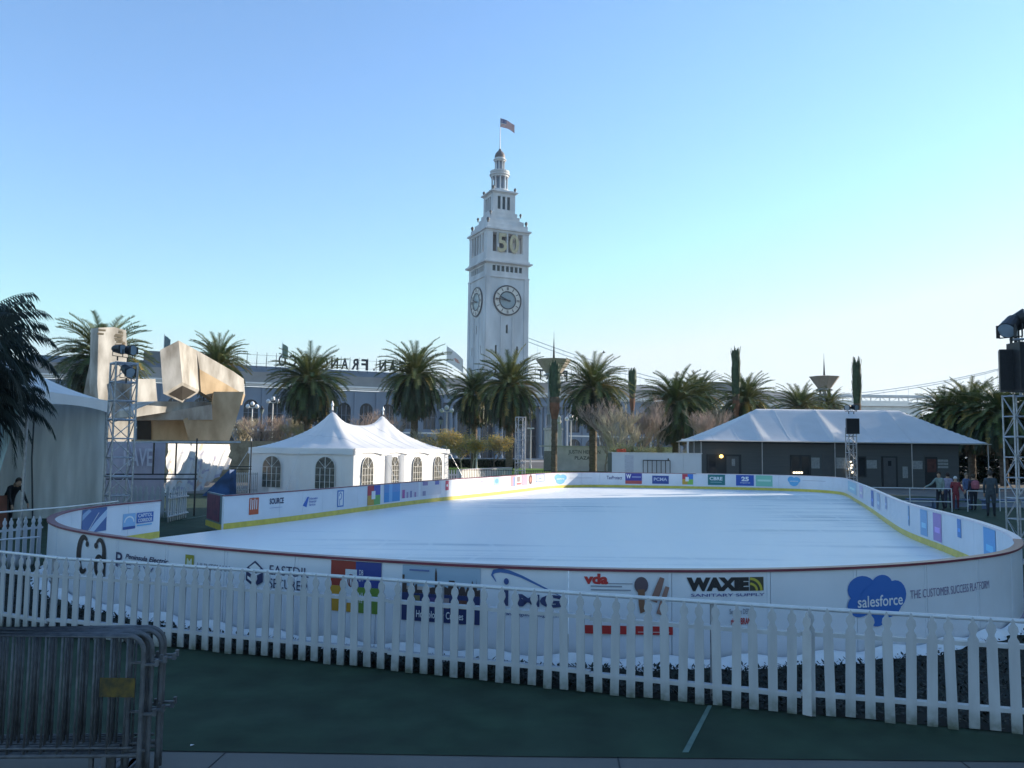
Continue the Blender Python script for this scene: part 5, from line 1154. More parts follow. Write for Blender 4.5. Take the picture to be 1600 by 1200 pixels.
for px, d, h, sp, m_, lab in ((945, 84, 9.0, .6, TWIG, 'bare reddish tree right of the date palm over the lettered wall'), (968, 80, 8.6, .6, TWIG2, 'pale bare tree left above the white site wall'), (992, 84, 9.2, .6, TWIG, 'bare reddish tree in the middle of the thicket behind the site wall'), (1022, 88, 9.8, .55, TWIG, 'bare tree just left of the date palm behind the site wall'),
                              (1088, 84, 9.2, .6, TWIG, 'bare tree just right of the date palm behind the site wall'), (1112, 90, 9.6, .6, TWIG, 'bare brown tree beside the left end of the canopy'), (1140, 92, 9.0, .6, TWIG2, 'bare tree behind the left slope of the canopy'),
                              (386, 96, 7.2, .6, TWIG2, 'bare pale tree just right of the sculpture leg'), (412, 90, 7.2, .6, TWIG, 'bare tree between the two white lamp posts'), (437, 94, 7.6, .6, TWIG, 'bare tree left of the dark palm trunk'), (461, 92, 7.2, .6, TWIG2, 'bare tree behind the left slope of the marquee'),
                              (572, 100, 8.6, .7, TWIG, 'bare tree seen in the dip between the marquee peaks'), (615, 98, 8.4, .7, TWIG, 'bare tree behind the right marquee peak'), (667, 88, 5.6, .8, TWIG2, 'bare tree behind the right shoulder of the marquee')):
    k += 1; bare_tree(lab, px, d, h, sp, 100 + k, m_, n1=9, thick=.12)
for px, d, h, lab, lf, nl in ((702, 79, 5.2, 'golden leaved small tree right of the marquee', [LEAFY, LEAFO], 3200), (738, 84, 4.6, 'golden leaved tree at the middle of the lawn edge', [LEAFY, LEAFO], 3200), (770, 78, 4.4, 'golden leaved tree just left of the slender truss', [LEAFY, LEAFO], 2600), (722, 88, 4.4, 'low golden tree behind its two neighbours', [LEAFY, LEAFO], 2400),
                              (975, 76, 3.6, 'olive shrub leaning over the left end of the site wall', [LEAFO, mat('pale_leaf', (.30, .30, .17), .6, .2, 1, trans=.2)], 3200), (1008, 78, 3.3, 'olive shrub over the middle of the site wall', [LEAFO, MATS['pale_leaf']], 2600)):
    k += 1; bare_tree(lab, px, d, h, 1.0, 200 + k, TWIGD, .5, 4, .08, lf, nl, .19, 'small leafy trees on the lawn')
for px, d, h, lab in ((395, 70, 2.0, 'dark shrub by the stone wall left of the marquee'), (1080, 70, 2.6, 'dark round shrub left of the canopy posts'), (1030, 86, 2.6, 'dark round shrub behind the site wall')):
    k += 1; bare_tree(lab, px, d, h * 1.3, 1.1, 200 + k, TWIGD, .4, 7, .08, [LEAFD, LEAFO], 2600, .14, 'dark shrubs')
# broad evergreen trees; those beyond the right edge are unseen, added for shade
def evergreen(x, y, h, r_, seed, label):
    t = thing('evergreen_tree', label, 'tree', 'broad evergreen trees right of the cabin'); rr = random.Random(seed); mb = MB(); mb.tube([(0, 0, 0), (.2, .1, h * .3), (0, 0, h * .55), (.3, 0, h * .8)], [.3, .24, .16, .06], 8); br = []
    for i in range(9): a = i * 2.4; p = Vector((0, 0, h * (.28 + .05 * i))); q = p + Vector((math.cos(a) * r_ * .6, math.sin(a) * r_ * .6, h * .16)); mb.tube([p, p.lerp(q, .5) + Vector((0, 0, .2)), q], [.12, .08, .04], 6); br.append(q)
    mb.build('trunk', TWIGD, t, fix=False); mb = MB(); cl = [b_ + Vector((rr.uniform(-1, 1), rr.uniform(-1, 1), rr.uniform(-.5, 1))) for b_ in br for _ in range(3)] + [Vector((rr.uniform(-1, 1) * r_ * .5, rr.uniform(-1, 1) * r_ * .5, h * rr.uniform(.6, .92))) for _ in range(12)]
    for c in cl:
        R_ = rr.uniform(.8, 1.5)
        for i in range(330):
            v = Vector((rr.gauss(0, 1), rr.gauss(0, 1), rr.gauss(0, 1))).normalized() * R_ * rr.uniform(.65, 1.05); v.z *= .75; p = c + v; a = rr.uniform(0, 6.28); L = rr.uniform(.16, .3)
            d1 = Vector((math.cos(a), math.sin(a), rr.uniform(-.7, .7))) * L; d2 = Vector((-math.sin(a), math.cos(a), rr.uniform(-.7, .7))) * L * .5; mb.cur = rr.random() < .3; mb.cur = int(mb.cur); mb.add([p - d1 * .5, p + d2 * .5, p + d1 * .5, p - d2 * .5], [(0, 1, 2, 3)])
    mb.build('crown', [LEAFD, LEAFO], t, fix=False); t.location = (x, y, 0)
for i, (x, y, h, r_) in enumerate(((50.5, 80, 9.0, 3.6), (44.5, 63.5, 12, 4.4), (50.5, 66.5, 13, 4.6), (43.5, 58.6, 7, 3.0), (56.5, 69.5, 13, 4.6), (38.5, 78, 6, 3.2), (44.5, 79, 6.5, 3.4), (34.0, 82, 5.5, 3.0))): evergreen(x, y, h, r_, 300 + i, ['broad dark evergreen behind the right palms', 'tall unseen evergreen added for shade just outside the right edge', 'taller unseen evergreen added for shade beyond the right edge', 'low evergreen at the right end of the cabin', 'farthest unseen evergreen added for shade beyond the right edge', 'low dark evergreen seen under the right end of the canopy', 'dark evergreen seen between the dark coated man and the right truss tower', 'leftmost low evergreen at the right corner of the cabin'][i])

# ------------------------------------------------------------------ lettered wall, planters, fences on the lawn
lw = thing('lettered_wall', 'pale stone wall with dark plaza lettering standing on the sunlit lawn', 'wall')
LY = 96.0; q0, q1 = Q(862, 700, LY), Q(1057, 700, LY); zt_ = Q(930, 699, LY).z
mb = MB(); mb.box(((q0.x + q1.x) / 2, LY + .3, zt_ / 2), (q1.x - q0.x, .6, zt_)); mb.build('wall', STONE, lw)
mb = MB(); mb.box(((q0.x + q1.x) / 2 - .6, LY + .3, zt_ + .08), (q1.x - q0.x + 1.6, .9, .14)); mb.build('coping', mat('pale_coping', (.55, .54, .5), .7, .1, 1), lw)
for s_, x0, x1, y0, y1 in (('JUSTIN HERMAN', 888, 938, 703.5, 710.5), ('PLAZA', 898, 922, 713, 718)):
    vs, fs, _ = text2d(s_, .01); a, b_ = Q(x0, y1, LY), Q(x1, y0, LY); mb = MB(); mb.add([Vector((a.x + (b_.x - a.x) * x, LY - .012, a.z + (b_.z - a.z) * y)) for x, y in vs], fs); mb.build('lettering', LETTER, lw)
rebase(lw, (q0.x, LY, 0))
gx = thing('dark_grille', 'dark upright louvre box left of the lettered wall', 'grille'); q0, q1 = Q(850, 730, 95), Q(862, 730, 95); zt_ = Q(856, 705, 95).z
mb = MB(); mb.box(((q0.x + q1.x) / 2, 95.6, zt_ / 2), (q1.x - q0.x, 1.0, zt_)); mb.build('box', DARKTRIM, gx)
for i in range(9): x = q0.x + (q1.x - q0.x) * (i + .5) / 9; mb = MB(); mb.bar((x, 95.06, .1), (x, 95.06, zt_ - .05), .05, .04); mb.build('bar', GALV, gx)
rebase(gx, (q0.x, 95, 0))
pw_ = thing('planter_wall', 'low white planter wall running up to the lawn behind the rink', 'wall'); q0, q1 = Q(718, 740, 70), Q(797, 733, 78)
mb = MB(); a, b_ = Vector((q0.x, 70, 0)), Vector((Q(797, 733, 80).x, 80, 0)); mb.bar(a + Vector((0, 0, .33)), b_ + Vector((0, 0, .33)), .4, .66); mb.build('wall', mat('planter_white', (.6, .6, .58), .7, .1, 1), pw_); mb = MB(); mb.bar(a + Vector((0, 0, .69)), b_ + Vector((0, 0, .69)), .5, .06); mb.build('coping', STONE, pw_); rebase(pw_, a)
def lawnfence(x0, x1, d, h, lab, n):
    t = thing('iron_fence', lab, 'fence', 'thin dark iron fences round the lawn'); a, b_ = Q(x0, 730, d).x, Q(x1, 730, d).x
    for i in range(n + 1): x = a + (b_ - a) * i / n; mb = MB(); mb.bar((x, d, 0), (x, d, h), .03); mb.build('bar', BLACKM, t)
    for z in (h - .06, .12): mb = MB(); mb.bar((a, d, z), (b_, d, z), .035); mb.build('rail', BLACKM, t)
    rebase(t, (a, d, 0))
lawnfence(694, 800, 62, .95, 'thin dark iron fence between the marquee and the slender truss', 40); lawnfence(800, 955, 62, .92, 'thin dark iron fence from the slender truss to the site wall', 55)
pf = thing('picket_fence', 'short white picket fence showing right of the marquee corner', 'picket fence')
a, b_ = Q(695, 740, 56).x, Q(716, 740, 56).x
for i in range(5): mb = MB(); picket(mb, Vector((a + (b_ - a) * (i + .5) / 5, 56, 0)), Vector((1, 0, 0)), 1.05, .10); mb.build('picket', WHITEP, pf)
mb = MB(); mb.bar((a, 56.03, .7), (b_, 56.03, .7), .04, .08); mb.build('rail', WHITEP, pf); rebase(pf, (a, 56, 0))
mb = MB(); q0, q1 = Q(697, 725, 104), Q(812, 725, 104); 
hd = MB(); rr = random.Random(8)
for i in range(6000):
    p = Vector((rr.uniform(q0.x, q1.x), 104 + rr.uniform(-.5, .5), rr.uniform(.1, 1.15))); a_ = rr.uniform(0, 6.28); L = .16; d1 = Vector((math.cos(a_), math.sin(a_), rr.uniform(-.7, .7))) * L; d2 = Vector((-math.sin(a_), math.cos(a_), rr.uniform(-.7, .7))) * L * .5; hd.add([p - d1, p + d2, p + d1, p - d2], [(0, 1, 2, 3)])
h2 = MB()
for i in range(24000):
    p = Vector((rr.uniform(33.2, 60), 74 + rr.uniform(-.8, .8), rr.uniform(.05, 3.1))); a_ = rr.uniform(0, 6.28); L = .17; d1 = Vector((math.cos(a_), math.sin(a_), rr.uniform(-.7, .7))) * L; d2 = Vector((-math.sin(a_), math.cos(a_), rr.uniform(-.7, .7))) * L * .6; h2.add([p - d1, p + d2, p + d1, p - d2], [(0, 1, 2, 3)])
stuff(h2, 'hedge', LEAFD, 'tall dark hedge behind the people at the right end of the cabin', 'hedge')
stuff(hd, 'hedge', LEAFD, 'long low dark hedge behind the golden trees at the back of the lawn', 'hedge')

# ------------------------------------------------------------------ lamps
def lamp_post(px, ytop, d, label, kind='globe', grp='lamp posts along the waterfront'):
    t = thing('lamp_post', label, 'lamp post', grp); H = Q(px, ytop, d).z; m_ = WHPIPE if kind != 'dark' else BLACKM
    mb = MB(); mb.tube([(0, 0, 0), (0, 0, .4), (0, 0, .45), (0, 0, H - .5)], [.16, .14, .09, .06], 8); mb.build('post', m_, t)
    if kind == 'globe':
        mb = MB(); mb.tube([(-.55, 0, H - .45), (0, 0, H - .55), (.55, 0, H - .45)], .04, 5); mb.build('arm', m_, t)
        for sx in (-.55, 0, .55):
            mb = MB(); c = (sx, 0, H - .42 if sx else H - .1); mb.lathe([(.08, -.2), (.24, -.06), (.26, .1), (.16, .25), (.03, .32)], c, 10); mb.build('lamp_globe', CONCG, t, smooth=True)
    elif kind == 'dark':
        mb = MB(); mb.lathe([(.10, -.5), (.24, -.1), (.26, 0), (.05, .25)], (0, 0, H - .25), 8); mb.build('lantern', mat('lantern_glass', (.22, .26, .28), .2, .2, 2), t); mb = MB(); mb.lathe([(.30, 0), (.12, .2), (.03, .38)], (0, 0, H - .24), 8); mb.build('lantern_cap', BLACKM, t)
    else:
        mb = MB(); mb.box((0, 0, H - .35), (.9, .3, .16)); mb.build('lamp_head', CONCG, t); mb = MB(); mb.bar((0, 0, H - .6), (0, 0, H - .4), .12); mb.build('neck', m_, t)
    t.location = (Q(px, 700, d).x, d, 0)
lamp_post(392, 630, 100, 'white globe lamp post nearest the sculpture'); lamp_post(424, 622, 96, 'white globe lamp post just left of the dark date palm'); lamp_post(407, 636, 90, 'black lantern post between the two white globe lamp posts', 'dark')
lamp_post(697, 636, 92, 'white globe lamp post right of the marquee among golden trees'); lamp_post(688, 652, 86, 'black lantern post just right of the marquee', 'dark')
lamp_post(892, 650, 104, 'white lamp post between the lettered wall and the lantern pylon'); lamp_post(937, 672, 108, 'twin white lamp behind the lettered wall', 'bar'); lamp_post(1017, 678, 100, 'thin lamp post with flat head among the bare trees', 'bar'); lamp_post(1061, 674, 104, 'flat headed lamp right of the palm trunk behind the site wall', 'bar')
lamp_post(829, 665, 108, 'thin white lamp post right of the slender truss', 'bar'); lamp_post(745, 690, 88, 'low white lamp under the golden trees', 'bar'); lamp_post(1075, 680, 60, 'flat topped lamp at the left end of the canopy', 'bar')
q = Q(875, 662, 97); mb = MB(); mb.box((q.x, 97.4, q.z / 2), (.35, .35, q.z)); mb.lathe([(.16, 0), (.3, .2), (.2, .5), (.25, .8), (.05, 1.0)], (q.x - .1, 97.4, q.z), 8)
tag(mb.build('white_pedestal', mat('white_plinth', (.75, .74, .70), .6, .05, 2)), 'sunlit white pedestal just right of the red brown palm trunk', 'pedestal')

# lantern pylons with inverted pyramid dishes
def pylon(px, d, s_, label):
    t = thing('lantern_pylon', label, 'pylon', 'tall pylons topped by wide inverted dishes'); H = Q(px, 585, d).z if px < 1000 else Q(px, 608, d).z; q = Q(px, 600, d)
    mb = MB(); mb.lathe([(.95 * s_, 0), (1.0 * s_, .12), (2.2 * s_, 1.75 * s_), (2.28 * s_, 1.85 * s_), (.3, 2.05 * s_)], (0, 0, H), 8, R(22.5)); mb.build('dish', DISH, t)
    mb = MB(); mb.lathe([(1.25 * s_, 0), (1.3 * s_, .12), (1.25 * s_, .2)], (0, 0, H - .2), 8, R(22.5)); mb.build('collar', GALV, t)
    mb = MB(); mb.lathe([(.16, 0), (.10, 1.2), (.03, 2.6), (.012, 3.4)], (0, 0, H + 2.0 * s_), 6); mb.build('spire', BLACKM, t)
    for sx in (-1, 1):
        for sy in (-1, 1): mb = MB(); mb.box((sx * .42 * s_, sy * .42 * s_, H / 2 + 2), (.26 * s_, .26 * s_, H - 4.4)); mb.build('column', PYL, t)
    mb = MB(); mb.box((0, 0, 2.4), (1.7 * s_, 1.7 * s_, 4.8)); mb.box((0, 0, 5.0), (1.9 * s_, 1.9 * s_, .3)); mb.build('base', STONE, t)
    mb = MB(); mb.box((0, 0, H * .5), (.4 * s_, .4 * s_, H - 1)); mb.build('core', mat('pylon_core', (.24, .25, .27), .6, .1, 2), t)
    for z in (H * .45, H * .58, H * .92): mb = MB(); mb.box((0, 0, z), (1.25 * s_, 1.25 * s_, .18)); mb.build('ring', PYL, t)
    t.location = (q.x, d, 0); t.rotation_euler = (0, 0, R(20))
pylon(865, 104, 1.0, 'nearer lantern pylon with wide dish, right of the clock tower'); pylon(1288, 124, 1.0, 'farther lantern pylon with wide dish above the cabin canopy')

# ------------------------------------------------------------------ ferry building
TH_ = R(24.5); FO = Vector((Q(775, 700, 200).x, 200, 0))
fb = thing('ferry_building', 'long grey blue waterfront terminal with arched windows, white cornice and clock tower', 'building')
def wall(origin, u, n, x0, x1, z0, z1, ops, m_, parent, nm='wall', depth=.5, pane=FBGL, wname='window', mull=True, trim=None):
    """front wall with real openings; ops: (xa, xb, za, zb, arched). u along, n outward"""
    o, u, n = Vector(origin), Vector(u), Vector(n); T = lambda x, z, dp=0: o + u * x - n * dp + Vector((0, 0, z)); mb = MB()
    xs = sorted(set([x0, x1] + [v for a in ops for v in a[:2]]))
    for xa, xb in zip(xs[:-1], xs[1:]):
        if xb - xa < 1e-5: continue
        cur = z0; here = sorted([a for a in ops if a[0] <= xa + 1e-6 and a[1] >= xb - 1e-6], key=lambda a: a[2])
        for a in here:
            if a[2] > cur: mb.add([T(xa, cur), T(xb, cur), T(xb, a[2]), T(xa, a[2])], [(0, 1, 2, 3)])
            cur = a[3]
        if cur < z1: mb.add([T(xa, cur), T(xb, cur), T(xb, z1), T(xa, z1)], [(0, 1, 2, 3)])
    for a in ops:
        xa, xb, za, zb, ar = a; r_ = (xb - xa) / 2; cx = (xa + xb) / 2
        if ar:
            zs = zb - r_; arc = [(cx + r_ * math.cos(R(k)), zs + r_ * math.sin(R(k))) for k in range(0, 181, 18)]
            for k in range(10):
                (ax_, az_), (bx_, bz_) = arc[k], arc[k + 1]; mb.add([T(ax_, az_), T(ax_, zb), T(bx_, zb), T(bx_, bz_)], [(0, 1, 2, 3)])
            out = [(xa, za), (xb, za)] + arc
        else: out = [(xa, za), (xb, za), (xb, zb), (xa, zb)]
        for k in range(len(out)):
            p, q = out[k], out[(k + 1) % len(out)]
            if (Vector(p) - Vector(q)).length > 1e-4: mb.add([T(p[0], p[1]), T(q[0], q[1]), T(q[0], q[1], depth), T(p[0], p[1], depth)], [(0, 1, 2, 3)])
        if pane:
            pb = MB(); pb.add([T(p[0], p[1], depth - .01) for p in out], [tuple(range(len(out)))]); pw2 = pb.build(wname, pane, parent, fix=False)
            if mull:
                fb2 = MB(); w_ = .1
                for k in (-.33, .33): fb2.bar(T(cx + k * r_, za, depth - .08), T(cx + k * r_, zb - (r_ * .35 if ar else 0), depth - .08), w_, .06, up=tuple(n))
                fb2.bar(T(xa, za + (zb - za) * .5, depth - .1), T(xb, za + (zb - za) * .5, depth - .1), .06, w_, up=tuple(n)); fb2.build('window_frame', FBW, pw2)
    return mb.build(nm, m_, parent, fix=False)
X_, Yn = (1, 0, 0), (0, -1, 0)
FYf = -5.0                                              # front plane of the wings (local y)
PT = 4.85
for sg in (-1, 1):
    ops = []; a0, a1 = (16.0, 100.0)
    for i in range(17):
        c = 18.6 + i * PT
        if c > 98: break
        ops += [(sg * c - 1.45, sg * c + 1.45, 6.6, 12.0, True), (sg * c - 1.75, sg * c + 1.75, .05, 5.0, True)]
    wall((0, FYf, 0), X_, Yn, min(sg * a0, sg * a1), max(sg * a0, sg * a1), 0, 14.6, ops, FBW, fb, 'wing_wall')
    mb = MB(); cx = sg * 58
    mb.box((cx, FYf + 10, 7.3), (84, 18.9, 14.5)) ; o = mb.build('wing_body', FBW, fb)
    mb = MB(); mb.box((cx, FYf + .35, 15.0), (85, 1.8, .35)); mb.box((cx, FYf + .5, 15.4), (85.4, 2.6, .35)); mb.build('cornice', FBTRIM, fb)
    mb = MB(); mb.box((cx, FYf + .1, 5.75), (84, .5, .35)); mb.build('string_course', FBTRIM, fb)
    mb = MB(); mb.box((cx, FYf + 4.5, 16.7), (82, 7, 2.3)); mb.build('attic', FBATT, fb)
    mb = MB(); v = [(cx - 41, FYf + 1.0, 17.86), (cx + 41, FYf + 1.0, 17.86), (cx + 41, FYf + 6.5, 19.6), (cx - 41, FYf + 6.5, 19.6), (cx + 41, FYf + 12, 17.86), (cx - 41, FYf + 12, 17.86)]; mb.add(v, [(0, 1, 2, 3), (3, 2, 4, 5), (0, 3, 5), (1, 4, 2)]); mb.build('roof', FBROOF, fb)
    mb = MB(); mb.box((sg * 71, FYf + 8, 20.2), (14, 7, 2.4)); mb.build('roof_house', FBROOF, fb)
    for i in range(18):
        c = 18.6 + (i - .5) * PT
        if c < 99: mb = MB(); mb.box((sg * c, FYf - .12, 10.2), (.7, .3, 8.4)); mb.box((sg * c, FYf - .14, 2.6), (.9, .35, 5.2)); mb.build('pilaster', FBW, fb)
# central pavilion
ops = [(-1.9 + k * 5.6, 1.9 + k * 5.6, .05, 11.0, True) for k in (-2, -1, 0, 1, 2)]
wall((0, FYf - 2.2, 0), X_, Yn, -15.9, 15.9, 0, 14.6, ops, FBW, fb, 'pavilion_wall', .9)
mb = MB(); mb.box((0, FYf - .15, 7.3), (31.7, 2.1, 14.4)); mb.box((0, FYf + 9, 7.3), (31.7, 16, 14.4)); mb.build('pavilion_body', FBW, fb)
mb = MB(); mb.box((0, FYf - 2.0, 15.0), (33.4, 2.4, .4)); mb.box((0, FYf - 1.6, 15.5), (34, 3.6, .45)); mb.build('cornice', FBTRIM, fb)
mb = MB(); mb.box((0, FYf + .4, 17.0), (31, 4, 2.6)); mb.build('attic', FBATT, fb)
for k in range(6):
    for dx in (-.55, .55):
        c = (k - 2.5) * 5.6 + dx; mb = MB(); mb.lathe([(.62, 0), (.62, .5), (.5, .6), (.42, 11.6), (.6, 12.0), (.62, 12.3)], (c, FYf - 3.0, .3), 10); mb.build('column', FBW, fb)
mb = MB(); mb.box((0, FYf - 2.9, .15), (33, 2.4, .3)); mb.box((0, FYf - 2.8, 13.0), (33, 1.7, .9)); mb.build('entablature', FBW, fb)
# the tower
def zt(y): return Q(775, y, 200).z
W = 5.5; Z0, Z1 = 14, zt(441)
faces = [((1, 0, 0), (0, -1, 0)), ((0, -1, 0), (-1, 0, 0)), ((-1, 0, 0), (0, 1, 0)), ((0, 1, 0), (1, 0, 0))]
for fi, (u, n) in enumerate(faces):
    o = Vector(n) * W; sl = [(-.28, .28, zt(525), zt(512), False), (-3.0, -2.5, zt(557), zt(544), False), (2.5, 3.0, zt(557), zt(544), False), (-3.0, -2.5, zt(590), zt(577), False), (2.5, 3.0, zt(590), zt(577), False)]
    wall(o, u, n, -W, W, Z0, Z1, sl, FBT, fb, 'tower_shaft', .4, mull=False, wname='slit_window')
    mb = MB()
    for c, w_ in ((-4.95, 1.1), (4.95, 1.1), (-1.5, .35), (1.5, .35)):
        zb = zt(500) if abs(c) < 2 else Z1; p = o + Vector(u) * c + Vector(n) * .09; mb.bar(p + Vector((0, 0, Z0)), p + Vector((0, 0, zb)), w_, .18, up=tuple(n)) if abs(n[0]) > .5 else mb.bar(p + Vector((0, 0, Z0)), p + Vector((0, 0, zb)), w_, .18, up=(0, 1, 0))
    mb.build('tower_pilaster', FBT, fb)
    ops = [(-3.9 + k * 1.15, -3.9 + k * 1.15 + .8, zt(431.5), zt(423), False) for k in range(7)]
    wall(o, u, n, -W, W, Z1 + .3, zt(420), ops, FBT, fb, 'tower_frieze', .4, mull=False, wname='frieze_window')
    ops = [(-3.85 + k * 1.62, -3.85 + k * 1.62 + 1.15, zt(402), zt(373), False) for k in range(5)] if fi != 0 else [(-3.9, -2.75, zt(402), zt(373), False), (-2.3, -.3, zt(402), zt(373), False), (.1, 2.1, zt(402), zt(373), False), (2.55, 3.9, zt(402), zt(373), False)]
    wall(o, u, n, -W, W, zt(414), zt(366), ops, FBT, fb, 'belfry_wall', .8, pane=None)
    o3 = Vector(n) * 2.95; ops = [(-1.7 + k * 1.25, -1.7 + k * 1.25 + .8, zt(332), zt(312), False) for k in range(3)]
    wall(o3, u, n, -2.95, 2.95, zt(338), zt(307), ops, FBT, fb, 'upper_stage_wall', .4, pane=FBGL, mull=False, wname='upper_window')
    # clock
    ck = MB(); c = o + Vector((0, 0, zt(475))); uu = Vector(u); nn = Vector(n)
    def ringpts(r0, r1, dpt, a0=0, a1=360, k=36): 
        return [[c + uu * (r * math.sin(R(a0 + (a1 - a0) * i / k))) + Vector((0, 0, r * math.cos(R(a0 + (a1 - a0) * i / k)))) + nn * dpt for i in range(k + 1)] for r in (r0, r1)]
    def ring(mb, r0, r1, d0, a0=0, a1=360, k=36):
        A1, B1 = ringpts(r0, r1, d0, a0, a1, k); mb.add(A1 + B1, [(i, i + 1, k + 1 + i + 1, k + 1 + i) for i in range(k)])
    mb = MB(); ring(mb, 3.3, 3.62, .26); ring(mb, 1.95, 2.2, .30)
    for r in (3.62,):
        A1, B1 = ringpts(r, r, .26); B1 = [p - nn * .25 for p in B1]; mb.add(A1 + B1, [(i, i + 1, 37 + i + 1, 37 + i) for i in range(36)])
    for h_ in range(12):
        a = R(h_ * 30); dr = uu * math.sin(a) + Vector((0, 0, math.cos(a))); sd = uu * math.cos(a) - Vector((0, 0, math.sin(a)))
        for off_ in ((0,) if h_ % 3 else (-.13, .13)):
            p = c + nn * .32 + sd * off_; q = p + dr; mb.bar(p + dr * 2.4, p + dr * 3.15, .17 if h_ % 3 else .12, .03, up=tuple(nn) if abs(nn.dot(dr)) < .9 else (0, 0, 1))
    clk = mb.build('clock_face', CLOCKD, fb, fix=False)
    mb = MB(); ring(mb, 2.2, 3.3, .20); mb.build('clock_ring', CLOCKW, clk, fix=False)
    mb = MB(); ring(mb, .02, 1.97, .16); mb.build('clock_centre', CLOCKC, clk, fix=False)
    mb = MB()
    for ang, L, w_ in ((293, 2.1, .26), (275, 3.1, .18)):
        a = R(ang); dr = uu * math.sin(a) + Vector((0, 0, math.cos(a))); p = c + nn * .40; mb.bar(p - dr * .7, p + dr * L, w_, .05, up=tuple(nn))
    mb.build('clock_hand', CLOCKD, clk, fix=False)
    # five step window-head relief over the slits
def slab(nm, hw, z0, z1, m_=FBT): mb = MB(); mb.box((0, 0, (z0 + z1) / 2), (2 * hw, 2 * hw, z1 - z0)); return mb.build(nm, m_, fb)
mb = MB(); mb.box((0, 0, (14 + zt(441)) / 2), (2 * W - 1.0, 2 * W - 1.0, zt(441) - 14)); mb.build('tower_core', FBW, fb)
slab('moulding', 5.72, Z1, Z1 + .32); slab('cornice', 5.9, zt(420), zt(419)); slab('cornice', 6.25, zt(419), zt(416.5)); slab('cornice', 5.75, zt(416.5), zt(413.5))
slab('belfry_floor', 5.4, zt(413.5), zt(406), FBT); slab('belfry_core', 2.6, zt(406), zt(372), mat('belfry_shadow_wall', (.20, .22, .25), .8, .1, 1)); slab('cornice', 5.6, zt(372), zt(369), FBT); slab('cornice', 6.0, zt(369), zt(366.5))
slab('step', 5.3, zt(366.5), zt(359)); slab('step', 4.55, zt(359), zt(351.5)); slab('step', 4.15, zt(351.5), zt(350)); slab('step', 3.8, zt(350), zt(344)); slab('step', 3.35, zt(344), zt(337.5))
slab('upper_core', 2.4, zt(338), zt(307), FBW); slab('cornice', 3.15, zt(307.5), zt(306)); slab('cornice', 3.5, zt(306), zt(304.3)); slab('step', 2.9, zt(304.3), zt(302))
for hw, y, s_ in ((5.0, 359, 1.0), (3.95, 344, .8), (2.9, 304.3, .9)):
    for sx in (-1, 1):
        for sy in (-1, 1): mb = MB(); mb.lathe([(.28 * s_, 0), (.16 * s_, .25 * s_), (.42 * s_, .8 * s_), (.38 * s_, 1.05 * s_), (.1 * s_, 1.35 * s_)], (sx * hw, sy * hw, zt(y if hw < 4.5 else 359)), 8); mb.build('urn', URNM, fb, smooth=True)
def drum(nm, prof, m_=FBT, n=20): mb = MB(); mb.lathe(prof, n=n); return mb.build(nm, m_, fb)
drum('tempietto_base', [(2.7, zt(302)), (2.7, zt(299.5)), (2.3, zt(299.4)), (2.3, zt(298))]); drum('tempietto_core', [(1.25, zt(298)), (1.25, zt(277))], FBW)
for k in range(10): a = 2 * math.pi * k / 10; mb = MB(); mb.lathe([(.26, zt(298)), (.2, zt(296)), (.19, zt(279)), (.27, zt(277.5))], (1.9 * math.cos(a), 1.9 * math.sin(a), 0), 8); mb.build('small_column', FBT, fb)
drum('tempietto_cornice', [(2.2, zt(278)), (2.25, zt(275.5)), (2.5, zt(275)), (2.5, zt(273)), (2.1, zt(272.8)), (2.35, zt(271)), (2.4, zt(268.5)), (1.9, zt(268)), (1.5, zt(266.5))])
drum('lantern_core', [(.7, zt(267)), (.7, zt(252))], FBW)
for k in range(8): a = 2 * math.pi * k / 8 + .2; mb = MB(); mb.lathe([(.17, zt(267)), (.14, zt(265)), (.14, zt(254)), (.2, zt(252.5))], (1.12 * math.cos(a), 1.12 * math.sin(a), 0), 7); mb.build('small_column', FBT, fb)
drum('lantern_cornice', [(1.35, zt(253)), (1.4, zt(251.5)), (1.6, zt(251)), (1.6, zt(249.6)), (1.3, zt(249.3)), (1.3, zt(247.5))])
drum('dome', [(1.3, zt(247.5)), (1.28, zt(244)), (1.1, zt(240.5)), (.75, zt(237.5)), (.4, zt(236)), (.38, zt(234.5)), (.1, zt(232))], DOMEM, 18)
mb = MB(); mb.tube([(0, 0, zt(233)), (0, 0, zt(222)), (0, 0, zt(184))], [.16, .12, .07], 8); mb.build('flagpole', WHPIPE, fb)
fb.location = FO; fb.rotation_euler = (0, 0, TH_)
FM = Matrix.Translation(FO) @ Matrix.Rotation(TH_, 4, 'Z')
# gold 50 hung in the belfry
gs = thing('gold_numerals', 'large gold number 50 hung across the front belfry openings of the clock tower', 'sign')
for s_, xa, xb in (('5', -2.75, -.35), ('0', .35, 2.75)):
    vs, fs, _ = text2d(s_, .02); mb = MB(); 
    for f in fs: mb.extrude([FM @ Vector((xa + (xb - xa) * vs[i][0], -W - .35, zt(402.5) + (zt(374) - zt(402.5)) * vs[i][1])) for i in f], FM.to_3x3() @ Vector((0, .25, 0)))
    mb.build('numeral', GOLD, gs, fix=False)
rebase(gs, FM @ Vector((0, -W - .3, zt(402))))
